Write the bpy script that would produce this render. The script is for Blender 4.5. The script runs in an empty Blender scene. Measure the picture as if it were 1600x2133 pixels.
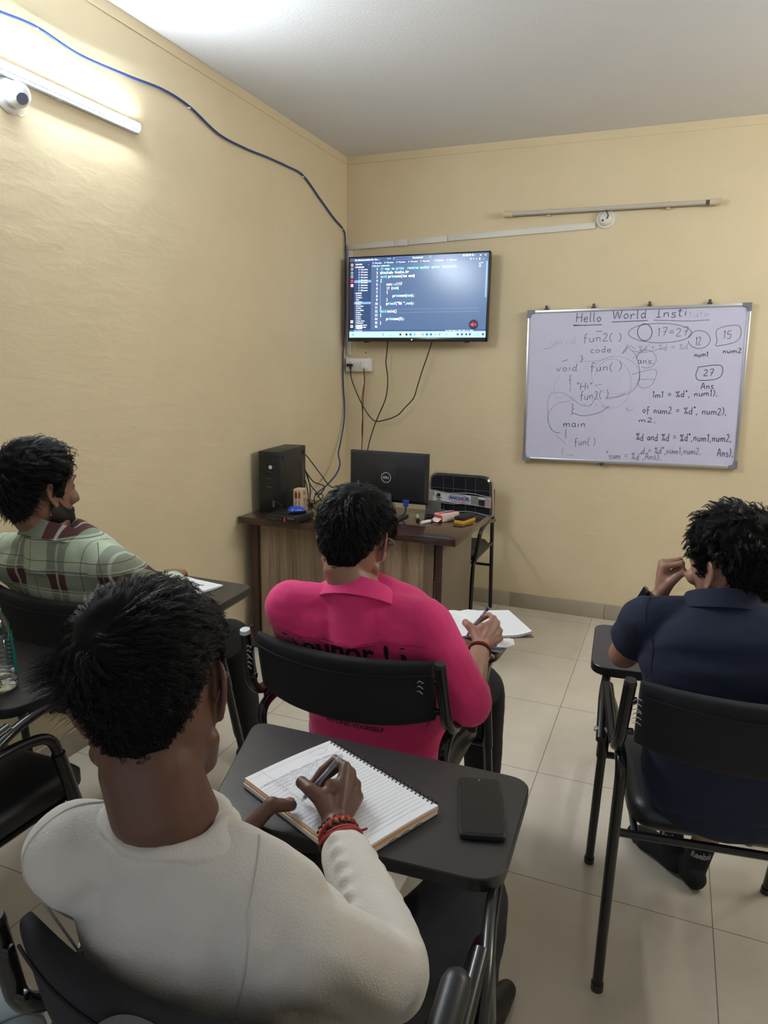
import bpy, bmesh, math, random
import numpy as np
from mathutils import Vector, Matrix, noise as mnoise
from mathutils.bvhtree import BVHTree
random.seed(7); rng = np.random.default_rng(11)
sc = bpy.context.scene
COL = sc.collection
PI = math.pi
# ------------------------------------------------------------------ camera, light, exposure
F_PX = 1482.3
cam_d = bpy.data.cameras.new('camera'); cam = bpy.data.objects.new('camera', cam_d); COL.objects.link(cam)
cam_d.sensor_fit = 'HORIZONTAL'; cam_d.sensor_width = 36.0; cam_d.lens = F_PX * 36.0 / 1600.0
cam_d.clip_start = 0.02
def _rot(p, y, r):
    cy, sy, cp, sp, cr, sr = math.cos(y), math.sin(y), math.cos(p), math.sin(p), math.cos(r), math.sin(r)
    return np.array([[cy,-sy,0],[sy,cy,0],[0,0,1]]) @ np.array([[1,0,0],[0,cp,sp],[0,-sp,cp]]) @ np.array([[cr,0,sr],[0,1,0],[-sr,0,cr]])
_R = _rot(0.1979, 0.3829, -0.0167)
_M = np.stack([_R[:,0], _R[:,2], -_R[:,1]], 1)
cam.matrix_world = Matrix([[*_M[0], 2.1152], [*_M[1], -4.5116], [*_M[2], 1.5284], [0,0,0,1]])
sc.camera = cam
vs = sc.view_settings
vs.view_transform = 'Standard'; vs.look = 'None'; vs.gamma = 1.0; vs.use_curve_mapping = False
vs.exposure = 1.5
sc.cycles.use_denoising = True
sc.cycles.max_bounces = 12; sc.cycles.diffuse_bounces = 8; sc.cycles.sample_clamp_indirect = 6
wd = bpy.data.worlds.new('world'); sc.world = wd; wd.use_nodes = True
wd.node_tree.nodes['Background'].inputs[0].default_value = (0.80, 0.88, 1.0, 1)
wd.node_tree.nodes['Background'].inputs[1].default_value = 0.20
TUBE_STRENGTH = 150.0; ADDED_TUBE_STRENGTH = 130.0
H = 2.872
# ------------------------------------------------------------------ materials
def S(r, g, b):
    f = lambda c: (c/255/12.92 if c/255 <= .04045 else ((c/255+.055)/1.055)**2.4)
    return (f(r), f(g), f(b))
MATS = {}
def mat(name, col, rough=.5, metal=0, spec=.5, emit=None, estr=1, var=0, vscale=8, bump=0, bscale=200, bdist=.002, trans=0, ior=1.45, coat=0, sss=0, alpha=None, sheen=0):
    if name in MATS: return MATS[name]
    m = bpy.data.materials.new(name); m.use_nodes = True
    nt = m.node_tree; b = nt.nodes['Principled BSDF']
    b.inputs['Base Color'].default_value = (*col, 1); b.inputs['Roughness'].default_value = rough
    b.inputs['Metallic'].default_value = metal; b.inputs['Specular IOR Level'].default_value = spec
    if trans: b.inputs['Transmission Weight'].default_value = trans; b.inputs['IOR'].default_value = ior
    if coat: b.inputs['Coat Weight'].default_value = coat; b.inputs['Coat Roughness'].default_value = .1
    if sheen: b.inputs['Sheen Weight'].default_value = sheen
    if alpha is not None: b.inputs['Alpha'].default_value = alpha
    if sss:
        b.inputs['Subsurface Weight'].default_value = sss; b.inputs['Subsurface Radius'].default_value = (.012, .005, .003)
        b.inputs['Subsurface Scale'].default_value = .5
    if emit is not None:
        b.inputs['Emission Color'].default_value = (*emit, 1); b.inputs['Emission Strength'].default_value = estr
    if var or bump:
        tc = nt.nodes.new('ShaderNodeTexCoord')
    if var:
        n = nt.nodes.new('ShaderNodeTexNoise'); n.inputs['Scale'].default_value = vscale; n.inputs['Detail'].default_value = 5
        nt.links.new(tc.outputs['Object'], n.inputs['Vector'])
        mx = nt.nodes.new('ShaderNodeMix'); mx.data_type = 'RGBA'
        mx.inputs[6].default_value = (*[c*(1-var) for c in col], 1); mx.inputs[7].default_value = (*[min(1, c*(1+var)) for c in col], 1)
        nt.links.new(n.outputs['Fac'], mx.inputs[0]); nt.links.new(mx.outputs[2], b.inputs['Base Color'])
    if bump:
        n2 = nt.nodes.new('ShaderNodeTexNoise'); n2.inputs['Scale'].default_value = bscale; n2.inputs['Detail'].default_value = 3
        nt.links.new(tc.outputs['Object'], n2.inputs['Vector'])
        bp = nt.nodes.new('ShaderNodeBump'); bp.inputs['Strength'].default_value = bump; bp.inputs['Distance'].default_value = bdist
        nt.links.new(n2.outputs['Fac'], bp.inputs['Height']); nt.links.new(bp.outputs['Normal'], b.inputs['Normal'])
    MATS[name] = m
    return m
# ------------------------------------------------------------------ mesh builder
def nrm(v):
    v = np.asarray(v, float); return v/ (np.linalg.norm(v)+1e-12)
def cr(pts, k=8, closed=False):
    """Catmull-Rom through the points"""
    P = [np.asarray(p, float) for p in pts]; n = len(P); out = []
    if n < 3 and not closed: 
        return [P[0]+(P[-1]-P[0])*i/k for i in range(k+1)]
    rngi = range(n if closed else n-1)
    for i in rngi:
        p0 = P[(i-1) % n] if (closed or i > 0) else 2*P[0]-P[1]
        p1 = P[i]; p2 = P[(i+1) % n]
        p3 = P[(i+2) % n] if (closed or i < n-2) else 2*P[-1]-P[-2]
        for j in range(k):
            t = j/k
            out.append(.5*((2*p1)+(-p0+p2)*t+(2*p0-5*p1+4*p2-p3)*t*t+(-p0+3*p1-3*p2+p3)*t**3))
    if not closed: out.append(P[-1])
    return out
def fillet(pts, r, k=6):
    """polyline with rounded corners (bent tube)"""
    P = [np.asarray(p, float) for p in pts]; out = [P[0]]
    rr = r if hasattr(r, '__len__') else [r]*(len(P)-2)
    for i in range(1, len(P)-1):
        a = nrm(P[i-1]-P[i]); b = nrm(P[i+1]-P[i])
        d = min(rr[i-1], .48*np.linalg.norm(P[i-1]-P[i]), .48*np.linalg.norm(P[i+1]-P[i]))
        s, e = P[i]+a*d, P[i]+b*d
        for j in range(k+1):
            t = j/k; out.append((1-t)**2*s+2*t*(1-t)*P[i]+t*t*e)
    out.append(P[-1]); return out
def rotz(a): c, s = math.cos(a), math.sin(a); return np.array([[c,-s,0],[s,c,0],[0,0,1.]])
def rotx(a): c, s = math.cos(a), math.sin(a); return np.array([[1.,0,0],[0,c,-s],[0,s,c]])
def roty(a): c, s = math.cos(a), math.sin(a); return np.array([[c,0,s],[0,1.,0],[-s,0,c]])
class MB:
    def __init__(s): s.V = []; s.F = []; s.M = []
    def add(s, V, F, mi=0):
        o = len(s.V); s.V.extend([tuple(map(float, v)) for v in V])
        for f in F: s.F.append(tuple(int(i)+o for i in f)); s.M.append(mi)
        return s
    def box(s, c, d, R=None, bev=0, seg=2, mi=0):
        bm = bmesh.new(); bmesh.ops.create_cube(bm, size=1)
        for v in bm.verts: v.co = Vector((v.co.x*d[0], v.co.y*d[1], v.co.z*d[2]))
        if bev: bmesh.ops.bevel(bm, geom=bm.edges[:], offset=bev, segments=seg, profile=.5, affect='EDGES')
        bm.verts.index_update()
        V = np.array([v.co for v in bm.verts]); F = [[v.index for v in f.verts] for f in bm.faces]; bm.free()
        if R is not None: V = V @ np.asarray(R).T
        return s.add(V+np.asarray(c), F, mi)
    def loft(s, rings, cap=True, closed=False, mi=0):
        n = len(rings[0]); V = np.concatenate(rings); F = []
        m = len(rings)
        for i in range(m if closed else m-1):
            a, b = i*n, ((i+1) % m)*n
            for j in range(n):
                k = (j+1) % n; F.append((a+j, a+k, b+k, b+j))
        if cap and not closed:
            F.append(tuple(range(n-1, -1, -1))); F.append(tuple(range((m-1)*n, m*n)))
        return s.add(V, F, mi)
    def tube(s, pts, r, n=10, cap=True, closed=False, mi=0, flat=1.0, up=None, rnd=False):
        P = [np.asarray(p, float) for p in pts]; m = len(P)
        rs = list(r) if hasattr(r, '__len__') else [r]*m
        if len(rs) != m: rs = list(np.interp(np.linspace(0, 1, m), np.linspace(0, 1, len(rs)), rs))
        if rnd:   # hemispherical ends
            t0 = nrm(P[0]-P[1]); t1 = nrm(P[-1]-P[-2])
            pre = [(P[0]+t0*rs[0]*math.sin(a), rs[0]*max(.05, math.cos(a))) for a in (1.5, 1.1, .6)]
            post = [(P[-1]+t1*rs[-1]*math.sin(a), rs[-1]*max(.05, math.cos(a))) for a in (.6, 1.1, 1.5)]
            P = [p for p, _ in pre]+P+[p for p, _ in post]; rs = [q for _, q in pre]+rs+[q for _, q in post]; m = len(P)
        T = []
        for i in range(m):
            if closed: t = P[(i+1) % m]-P[(i-1) % m]
            else: t = P[min(i+1, m-1)]-P[max(i-1, 0)]
            T.append(nrm(t))
        u = np.asarray(up, float) if up is not None else (np.array([0,0,1.]) if abs(T[0][2]) < .9 else np.array([0,1.,0]))
        u = nrm(u-T[0]*(u@T[0])); rings = []
        ang = np.linspace(0, 2*PI, n, endpoint=False)
        for i in range(m):
            u = nrm(u-T[i]*(u@T[i])); w = np.cross(T[i], u)
            rings.append(P[i]+rs[i]*(np.cos(ang)[:,None]*u*flat+np.sin(ang)[:,None]*w))
        return s.loft(rings, cap, closed, mi)
    def lathe(s, prof, n=24, o=(0,0,0), R=None, mi=0, cap=True):
        ang = np.linspace(0, 2*PI, n, endpoint=False); rings = []
        for r, z in prof:
            ring = np.stack([r*np.cos(ang), r*np.sin(ang), np.full(n, z)], 1)
            if R is not None: ring = ring @ np.asarray(R).T
            rings.append(ring+np.asarray(o))
        return s.loft(rings, cap, mi=mi)
    def prism(s, poly, z0, z1, bev=0, fn=None, mi=0, mside=None):
        """polygon (counter-clockwise) extruded along z, bevelled rims; fn maps the local points"""
        P = np.asarray(poly, float); n = len(P)
        d = np.array([nrm(np.array([(P[(i+1)%n]-P[i-1])[1], -(P[(i+1)%n]-P[i-1])[0]])) for i in range(n)])
        lev = [(z0, bev), (z0+bev, 0), (z1-bev, 0), (z1, bev)] if bev else [(z0, 0), (z1, 0)]
        V = np.concatenate([np.column_stack([P-d*b, np.full(n, z)]) for z, b in lev]); F = []
        for i in range(len(lev)-1):
            for j in range(n):
                k = (j+1) % n; F.append((i*n+j, i*n+k, (i+1)*n+k, (i+1)*n+j))
        ns = len(F)
        F.append(tuple(range(n-1, -1, -1))); F.append(tuple(range((len(lev)-1)*n, len(lev)*n)))
        if fn is not None: V = np.array([fn(v) for v in V])
        s.add(V, F[:ns], mi if mside is None else mside); o = len(s.V)-len(V)
        for f in F[ns:]: s.F.append(tuple(i+o for i in f)); s.M.append(mi)
        return s
    def sph(s, c, r, n=16, m=10, R=None, mi=0):
        r = np.ones(3)*np.asarray(r); rings = []
        for i in range(m+1):
            a = -PI/2+PI*i/m; q = max(math.cos(a), .01)
            ang = np.linspace(0, 2*PI, n, endpoint=False)
            ring = np.stack([q*np.cos(ang), q*np.sin(ang), np.full(n, math.sin(a))], 1)*r
            if R is not None: ring = ring @ np.asarray(R).T
            rings.append(ring+np.asarray(c))
        return s.loft(rings, mi=mi)
    def ribbon(s, pts, w, nv, mi=0):
        """flat stroke of width w on a surface with normal nv"""
        P = [np.asarray(p, float) for p in pts]; m = len(P); V = []
        for i in range(m):
            t = nrm(P[min(i+1, m-1)]-P[max(i-1, 0)]); q = nrm(np.cross(nv, t))
            V += [P[i]-q*w/2, P[i]+q*w/2]
        return s.add(V, [(2*i, 2*i+2, 2*i+3, 2*i+1) for i in range(m-1)], mi)
    def build(s, name, mats, parent=None, base=(0,0,0), angle=35, rz=0):
        me = bpy.data.meshes.new(name)
        V = np.asarray(s.V, float)-np.asarray(base)
        me.from_pydata(V.tolist(), [], s.F)
        mats = mats if isinstance(mats, (list, tuple)) else [mats]
        for m in mats: me.materials.append(m)
        if len(mats) > 1: me.polygons.foreach_set('material_index', s.M)
        bm = bmesh.new(); bm.from_mesh(me); bmesh.ops.recalc_face_normals(bm, faces=bm.faces[:]); bm.to_mesh(me); bm.free()
        me.polygons.foreach_set('use_smooth', [True]*len(me.polygons))
        me.set_sharp_from_angle(angle=math.radians(angle)); me.update()
        o = bpy.data.objects.new(name, me); COL.objects.link(o)
        if parent is not None: o.parent = parent
        else: o.location = base
        return o
def thing(name, label, cat, loc=(0,0,0), rz=0, group=None):
    o = bpy.data.objects.new(name, None); COL.objects.link(o); o.empty_display_size = .05
    o.location = loc; o.rotation_euler = (0, 0, rz); o['label'] = label; o['category'] = cat
    if group: o['group'] = group
    return o
def tag(o, label, cat, group=None):
    o['label'] = label; o['category'] = cat
    if group: o['group'] = group
    return o
def struct(o, label=None):
    o['kind'] = 'structure'
    if label: o['label'] = label
    return o
# ---- text: built-in font turned into outlines
_gl = {}
def text_geo(txt, size=1.0, align='LEFT', bold=0):
    key = (txt, align, bold)
    if key not in _gl:
        cu = bpy.data.curves.new('lettering', 'FONT'); cu.body = txt; cu.size = 1; cu.align_x = align; cu.resolution_u = 3; cu.offset = bold
        ob = bpy.data.objects.new('lettering', cu); COL.objects.link(ob)
        bpy.context.view_layer.update()
        me = bpy.data.meshes.new_from_object(ob.evaluated_get(bpy.context.evaluated_depsgraph_get()))
        _gl[key] = (np.array([v.co for v in me.vertices]).reshape(-1, 3), [tuple(p.vertices) for p in me.polygons])
        bpy.data.objects.remove(ob); bpy.data.meshes.remove(me); bpy.data.curves.remove(cu)
    V, F = _gl[key]; return V*size, F
def put_text(mb, txt, size, fn, align='LEFT', mi=0, bold=0, mono=None):
    """fn maps (u,v) on the surface to a 3D point"""
    if mono:
        for i, ch in enumerate(txt):
            if ch == ' ': continue
            V, F = text_geo(ch, size, 'CENTER', bold)
            if len(V): mb.add([fn(v[0]+(i+.5)*mono, v[1]) for v in V], F, mi)
    else:
        V, F = text_geo(txt, size, align, bold)
        if len(V): mb.add([fn(v[0], v[1]) for v in V], F, mi)
# ---- handwriting: single-stroke letters in a 0..w x 0..1 box
GL = {
'H':(.7,[[(.05,0),(.08,1)],[(.6,0),(.62,1)],[(.05,.5),(.62,.52)]]),'e':(.5,[[(.05,.28),(.42,.3),(.36,.5),(.14,.48),(.06,.2),(.2,0),(.45,.08)]]),
'l':(.28,[[(.1,1),(.1,.1),(.2,0)]]),'o':(.5,[[(.25,.5),(.06,.3),(.2,0),(.42,.18),(.36,.45),(.2,.5)]]),'W':(.85,[[(.02,.95),(.2,0),(.42,.75),(.6,0),(.85,1)]]),
'r':(.42,[[(.06,.5),(.08,0)],[(.08,.3),(.22,.5),(.4,.46)]]),'d':(.52,[[(.4,.42),(.2,.5),(.05,.22),(.18,0),(.4,.15)],[(.42,1),(.4,.1),(.5,0)]]),
'I':(.5,[[(.25,0),(.25,1)],[(.05,1),(.45,1)],[(.05,0),(.45,0)]]),'n':(.5,[[(.06,.5),(.08,0)],[(.08,.3),(.26,.5),(.38,.4),(.4,0)]]),
's':(.42,[[(.38,.46),(.15,.5),(.1,.32),(.34,.2),(.28,0),(.04,.04)]]),'t':(.4,[[(.18,.95),(.16,.08),(.32,.02)],[(.02,.6),(.36,.62)]]),
'i':(.24,[[(.1,.5),(.11,0)],[(.1,.72),(.13,.75)]]),'u':(.52,[[(.05,.5),(.1,.05),(.28,.02),(.4,.2),(.42,.5)],[(.42,.5),(.43,0)]]),
'f':(.42,[[(.4,.95),(.24,1),(.16,.8),(.14,-.2)],[(.0,.5),(.36,.52)]]),'(':(.3,[[(.28,1.05),(.1,.7),(.08,.3),(.26,-.1)]]),')':(.3,[[(.04,1.05),(.2,.7),(.22,.3),(.04,-.1)]]),
'v':(.45,[[(.03,.5),(.2,0),(.42,.55)]]),'c':(.45,[[(.4,.42),(.2,.5),(.06,.25),(.2,0),(.42,.06)]]),'m':(.75,[[(.05,.5),(.07,0)],[(.07,.3),(.22,.5),(.34,.4),(.35,0)],[(.35,.3),(.5,.5),(.64,.4),(.66,0)]]),
'a':(.5,[[(.38,.45),(.15,.48),(.06,.15),(.22,0),(.38,.2),(.4,.5)],[(.4,.5),(.41,.05),(.5,0)]]),'1':(.3,[[(.06,.8),(.18,1),(.17,0)]]),'2':(.5,[[(.06,.8),(.22,1),(.4,.8),(.28,.4),(.05,.03),(.48,.05)]]),
'3':(.5,[[(.06,.9),(.3,1),(.36,.7),(.16,.52),(.4,.35),(.3,.02),(.05,.06)]]),'5':(.5,[[(.44,1),(.14,.98),(.1,.55),(.32,.6),(.42,.3),(.26,0),(.05,.06)]]),'7':(.5,[[(.05,.95),(.45,1),(.2,0)],[(.12,.5),(.42,.55)]]),
'=':(.55,[[(.06,.6),(.48,.62)],[(.06,.35),(.48,.37)]]),'%':(.6,[[(.5,1),(.1,0)],[(.16,.95),(.06,.8),(.16,.68),(.25,.8),(.16,.95)],[(.44,.32),(.34,.18),(.42,.04),(.54,.16),(.44,.32)]]),
'"':(.3,[[(.08,1.05),(.07,.78)],[(.2,1.05),(.19,.78)]]),';':(.25,[[(.12,.45),(.14,.48)],[(.14,.12),(.08,-.12)]]),',':(.25,[[(.14,.12),(.06,-.14)]]),'A':(.62,[[(.02,0),(.3,1),(.58,0)],[(.14,.38),(.48,.4)]]),
'+':(.5,[[(.25,.75),(.25,.2)],[(.04,.48),(.46,.5)]]),'{':(.35,[[(.3,1.05),(.14,.95),(.18,.6),(.04,.5),(.2,.4),(.14,.05),(.3,-.05)]]),'}':(.35,[[(.04,1.05),(.2,.95),(.16,.6),(.3,.5),(.14,.4),(.2,.05),(.04,-.05)]]),' ':(.35,[])}
def handwrite(txt, width, h, jit=.03):
    """polylines in a box width x h, baseline at v=0"""
    tot = sum(GL[c][0]+.1 for c in txt); sx = width/tot; x = 0; out = []
    for c in txt:
        w, st = GL[c]; dy = rng.normal(0, jit)
        for s_ in st:
            P = [(x+(px+rng.normal(0, .012))*1.0, py+dy) for px, py in s_]
            if len(P) > 2: P = [tuple(q) for q in cr([np.array(p) for p in P], 4)]
            out.append([(px*sx, py*h) for px, py in P])
        x += w+.1
    return out
# ------------------------------------------------------------------ room shell
paint = bpy.data.materials.new('cream_wall_paint'); paint.use_nodes = True
def _wall_nodes():
    nt = paint.node_tree; b = nt.nodes['Principled BSDF']; L = nt.links.new
    b.inputs['Roughness'].default_value = .72; b.inputs['Specular IOR Level'].default_value = .3
    tc = nt.nodes.new('ShaderNodeTexCoord')
    n = nt.nodes.new('ShaderNodeTexNoise'); n.inputs['Scale'].default_value = 1.6; n.inputs['Detail'].default_value = 6; n.inputs['Roughness'].default_value = .6
    L(tc.outputs['Object'], n.inputs['Vector'])
    r = nt.nodes.new('ShaderNodeValToRGB'); r.color_ramp.elements[0].position = .3; r.color_ramp.elements[1].position = .75
    r.color_ramp.elements[0].color = (.67, .565, .375, 1); r.color_ramp.elements[1].color = (.74, .63, .43, 1)
    L(n.outputs['Fac'], r.inputs['Fac'])
    # scuffs low on the wall
    sx = nt.nodes.new('ShaderNodeSeparateXYZ'); L(tc.outputs['Object'], sx.inputs[0])
    n3 = nt.nodes.new('ShaderNodeTexNoise'); n3.inputs['Scale'].default_value = 9; n3.inputs['Detail'].default_value = 4; L(tc.outputs['Object'], n3.inputs['Vector'])
    r3 = nt.nodes.new('ShaderNodeValToRGB'); r3.color_ramp.elements[0].position = .66; r3.color_ramp.elements[1].position = .74
    r3.color_ramp.elements[0].color = (0,0,0,1); r3.color_ramp.elements[1].color = (.35,.35,.35,1); L(n3.outputs['Fac'], r3.inputs['Fac'])
    mr = nt.nodes.new('ShaderNodeMapRange'); mr.inputs[1].default_value = .1; mr.inputs[2].default_value = .7; mr.inputs[3].default_value = 1; mr.inputs[4].default_value = 0; L(sx.outputs['Z'], mr.inputs[0])
    mm = nt.nodes.new('ShaderNodeMath'); mm.operation = 'MULTIPLY'; L(r3.outputs[0], mm.inputs[0]); L(mr.outputs[0], mm.inputs[1])
    mx = nt.nodes.new('ShaderNodeMix'); mx.data_type = 'RGBA'; mx.inputs[7].default_value = (.33,.27,.17,1)
    L(r.outputs[0], mx.inputs[6]); L(mm.outputs[0], mx.inputs[0]); L(mx.outputs[2], b.inputs['Base Color'])
    # trowelled plaster relief
    mp = nt.nodes.new('ShaderNodeMapping'); mp.inputs['Scale'].default_value = (3, 2.2, 7); mp.inputs['Rotation'].default_value = (.35, .2, 0); L(tc.outputs['Object'], mp.inputs[0])
    n2 = nt.nodes.new('ShaderNodeTexNoise'); n2.inputs['Scale'].default_value = 2.2; n2.inputs['Detail'].default_value = 7; n2.inputs['Roughness'].default_value = .55; n2.inputs['Distortion'].default_value = .3
    L(mp.outputs[0], n2.inputs['Vector'])
    bp = nt.nodes.new('ShaderNodeBump'); bp.inputs['Strength'].default_value = .24; bp.inputs['Distance'].default_value = .012; L(n2.outputs['Fac'], bp.inputs['Height'])
    L(bp.outputs['Normal'], b.inputs['Normal'])
_wall_nodes()
ceil_m = mat('white_ceiling_paint', (.72, .73, .76), .85, spec=.2, bump=.35, bscale=95, bdist=.005)
tile = bpy.data.materials.new('cream_vitrified_tile'); tile.use_nodes = True
def _tile_nodes():
    nt = tile.node_tree; b = nt.nodes['Principled BSDF']; L = nt.links.new
    b.inputs['Roughness'].default_value = .16; b.inputs['Specular IOR Level'].default_value = .5
    tc = nt.nodes.new('ShaderNodeTexCoord'); mp = nt.nodes.new('ShaderNodeMapping'); L(tc.outputs['Object'], mp.inputs[0])
    mp.inputs['Location'].default_value = (-1.7431+.6*10, 1.3451+.6*10, 0)
    sx = nt.nodes.new('ShaderNodeSeparateXYZ'); L(mp.outputs[0], sx.inputs[0])
    ds = []
    for ax in 'XY':
        d = nt.nodes.new('ShaderNodeMath'); d.operation = 'DIVIDE'; d.inputs[1].default_value = .6; L(sx.outputs[ax], d.inputs[0])
        pp = nt.nodes.new('ShaderNodeMath'); pp.operation = 'PINGPONG'; pp.inputs[1].default_value = .5; L(d.outputs[0], pp.inputs[0]); ds.append(pp)
    mn = nt.nodes.new('ShaderNodeMath'); mn.operation = 'MINIMUM'; L(ds[0].outputs[0], mn.inputs[0]); L(ds[1].outputs[0], mn.inputs[1])
    lt = nt.nodes.new('ShaderNodeMath'); lt.operation = 'LESS_THAN'; lt.inputs[1].default_value = .0026; L(mn.outputs[0], lt.inputs[0])
    n = nt.nodes.new('ShaderNodeTexNoise'); n.inputs['Scale'].default_value = 3; n.inputs['Detail'].default_value = 8; n.inputs['Roughness'].default_value = .65; L(tc.outputs['Object'], n.inputs['Vector'])
    r = nt.nodes.new('ShaderNodeValToRGB'); r.color_ramp.elements[0].position = .35; r.color_ramp.elements[1].position = .7
    r.color_ramp.elements[0].color = (.58, .53, .44, 1); r.color_ramp.elements[1].color = (.66, .61, .52, 1); L(n.outputs['Fac'], r.inputs['Fac'])
    mx = nt.nodes.new('ShaderNodeMix'); mx.data_type = 'RGBA'; mx.inputs[7].default_value = (.25,.21,.16,1); L(lt.outputs[0], mx.inputs[0]); L(r.outputs[0], mx.inputs[6]); L(mx.outputs[2], b.inputs['Base Color'])
    mr = nt.nodes.new('ShaderNodeMapRange'); mr.inputs[1].default_value = .3; mr.inputs[2].default_value = .7; mr.inputs[3].default_value = .12; mr.inputs[4].default_value = .26; L(n.outputs['Fac'], mr.inputs[0]); L(mr.outputs[0], b.inputs['Roughness'])
_tile_nodes()
skirt_m = mat('grey_beige_skirting_tile', (.40, .345, .27), .3, var=.12, vscale=14)
X1, YB = 4.0, -6.2
struct(MB().box((X1/2-.05, YB/2, -.05), (X1+.3, -YB+.3, .1)).build('floor', tile))
struct(MB().box((X1/2-.05, YB/2, H+.05), (X1+.3, -YB+.3, .1)).build('ceiling', ceil_m))
struct(MB().box((-.05, YB/2, H/2), (.1, -YB, H)).build('wall_left', paint))
struct(MB().box((X1/2, .05, H/2), (X1+.2, .1, H)).build('wall_far', paint))
struct(MB().box((X1+.05, YB/2, H/2), (.1, -YB, H)).build('wall_right', paint))
# thin raised plaster edge under the ceiling
struct(MB().box((.002, YB/2, H-.045), (.004, -YB, .006), bev=.001).build('trim_1', paint))
struct(MB().box((X1/2, -.002, H-.045), (X1, .004, .006), bev=.001).build('trim_2', paint))
def skirting(name, L, fn):
    mb = MB(); n = int(L/.6)+1
    for i in range(n):
        a, b = i*.6+.001, min((i+1)*.6-.001, L)
        if b > a: mb.box(fn((a+b)/2), (b-a, .012, .098) if name.endswith('far') else (.012, b-a, .098), bev=.002)
    struct(mb.build(name, skirt_m))
skirting('baseboard_far', X1-.012, lambda t: (t+.012, -.006, .049))
skirting('baseboard_left', -YB, lambda t: (.006, -t, .049))
# ------------------------------------------------------------------ lights on the walls
white_pl = mat('white_plastic', (.78, .78, .76), .4)
cream_pl = mat('aged_cream_plastic', (.62, .52, .36), .45)
tube_m = mat('lit_tube', (1, 1, 1), .3, emit=(.86, .95, 1.0), estr=TUBE_STRENGTH)
added_tube_m = mat('added_tube_right', (1, 1, 1), .3, emit=(.95, .96, .93), estr=ADDED_TUBE_STRENGTH)
def tube_light(name, label, p0, p1, out, lit, tm=None):
    p0, p1, out = map(np.asarray, (p0, p1, out)); d = nrm(p1-p0); L = np.linalg.norm(p1-p0); upv = np.cross(d, out)
    R = np.stack([d, out, upv], 1); c = (p0+p1)/2
    t = thing(name, label, 'tube light', tuple(c))
    if lit:
        bw = mat('batten_white', (.62,.70,.82), .4)
        MB().box(c-out*.012-upv*.021, (L, .020, .012), R=R, bev=.003).build('batten', bw, t, c)
        def strip(a0, a1, r, nm, m):
            mb = MB(); A = np.linspace(a0, a1, 14)
            rings = [np.array([e+out*(-.008+r*math.cos(a))+upv*r*math.sin(a) for a in A]+[e+out*(-.008+(r-.003)*math.cos(a))+upv*(r-.003)*math.sin(a) for a in A[::-1]]) for e in (p0+d*.004, p1-d*.004)]
            return mb.loft(rings).build(nm, m, t, c)
        HA = math.radians(58)
        strip(-HA, HA, .0140, 'tube', tm or tube_m); strip(HA+.01, 2*PI-HA-.01, .0141, 'housing', bw)
        for e in (p0, p1): MB().box(e-out*.010-upv*.004, (.012, .024, .034), R=R, bev=.005).build('end_cap', bw, t, c)
    else:
        MB().box(c-out*.012, (L-.04, .014, .026), R=R, bev=.003).build('batten', mat('grey_batten', (.34,.30,.24), .5), t, c)
        MB().tube([p0+d*.05+out*.008, p1-d*.05+out*.008], .0125, 14).build('tube', mat('unlit_tube', (.52, .49, .42), .25), t, c)
        MB().tube([p1-d*.07+out*.008, p1-d*.051+out*.008], .0128, 14).build('tube_end_band', mat('dark_tube_band', (.10,.09,.09), .4), t, c)
        for e, s_ in ((p0, 1), (p1, -1)):
            mb = MB(); mb.tube([e+out*.006, e+d*s_*.05+out*.006], .0175, 14); mb.tube([e-d*s_*.006+out*.006, e+d*s_*.004+out*.006], .0195, 14)
            mb.build('end_cap', cream_pl, t, c)
    for q in ((.22, .78) if not lit else (.33, .66)):
        MB().box(p0+(p1-p0)*q-out*.014-upv*(.018 if lit else 0), (.02, .016, .026 if lit else .044), R=R, bev=.003).build('mounting_clip', white_pl if lit else cream_pl, t, c)
    return t
tube_light('tube_light', 'glowing white LED tube light mounted high on the left wall', (.0235, -2.01, 2.466), (.0235, -3.23, 2.466), (1,0,0), True)
tube_light('tube_light', 'unseen tube light added on the right wall to brighten the left wall', (X1-.0235, -1.0, 2.45), (X1-.0235, -2.2, 2.45), (-1,0,0), True, added_tube_m)  # added lamp out of view, brightens the left wall
tube_light('tube_light', 'unlit grey tube light with cream end caps on the far wall', (1.062, -.03, 2.452), (2.239, -.03, 2.447), (0,-1,0), False)
# dome camera under the lit tube
t = thing('security_camera', 'round white dome security camera below the lit tube light', 'camera', (0, -2.615, 2.385))
b0 = np.array((0, -2.615, 2.385)); Rx = roty(PI/2)
MB().lathe([(.052,0),(.054,.004),(.05,.012),(.04,.016)], 28, b0+(.001,0,0), Rx).build('base_plate', white_pl, t, b0)
MB().sph(b0+(.04,0,0), .04, 22, 14).build('dome_housing', mat('camera_white_shell', (.72,.72,.70), .35), t, b0)
dr = nrm([.62,-.25,-.35]); 
ey = MB(); a1 = nrm(np.cross(dr, [0,0,1])); a2 = np.cross(a1, dr)
ey.tube([b0+np.array((.04,0,0))+dr*.026, b0+np.array((.04,0,0))+dr*.0445], .0185, 20)
ey.build('lens', mat('camera_lens_grey', (.16,.17,.25), .25), t, b0)
MB().tube(cr([b0+(.004,.02,-.04), b0+(.012,.035,-.052), b0+(.016,.055,-.03), b0+(.012,.06,.03), b0+(.012,.062,.075)], 6), .0025, 6).build('lead', white_pl, t, b0)
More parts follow.
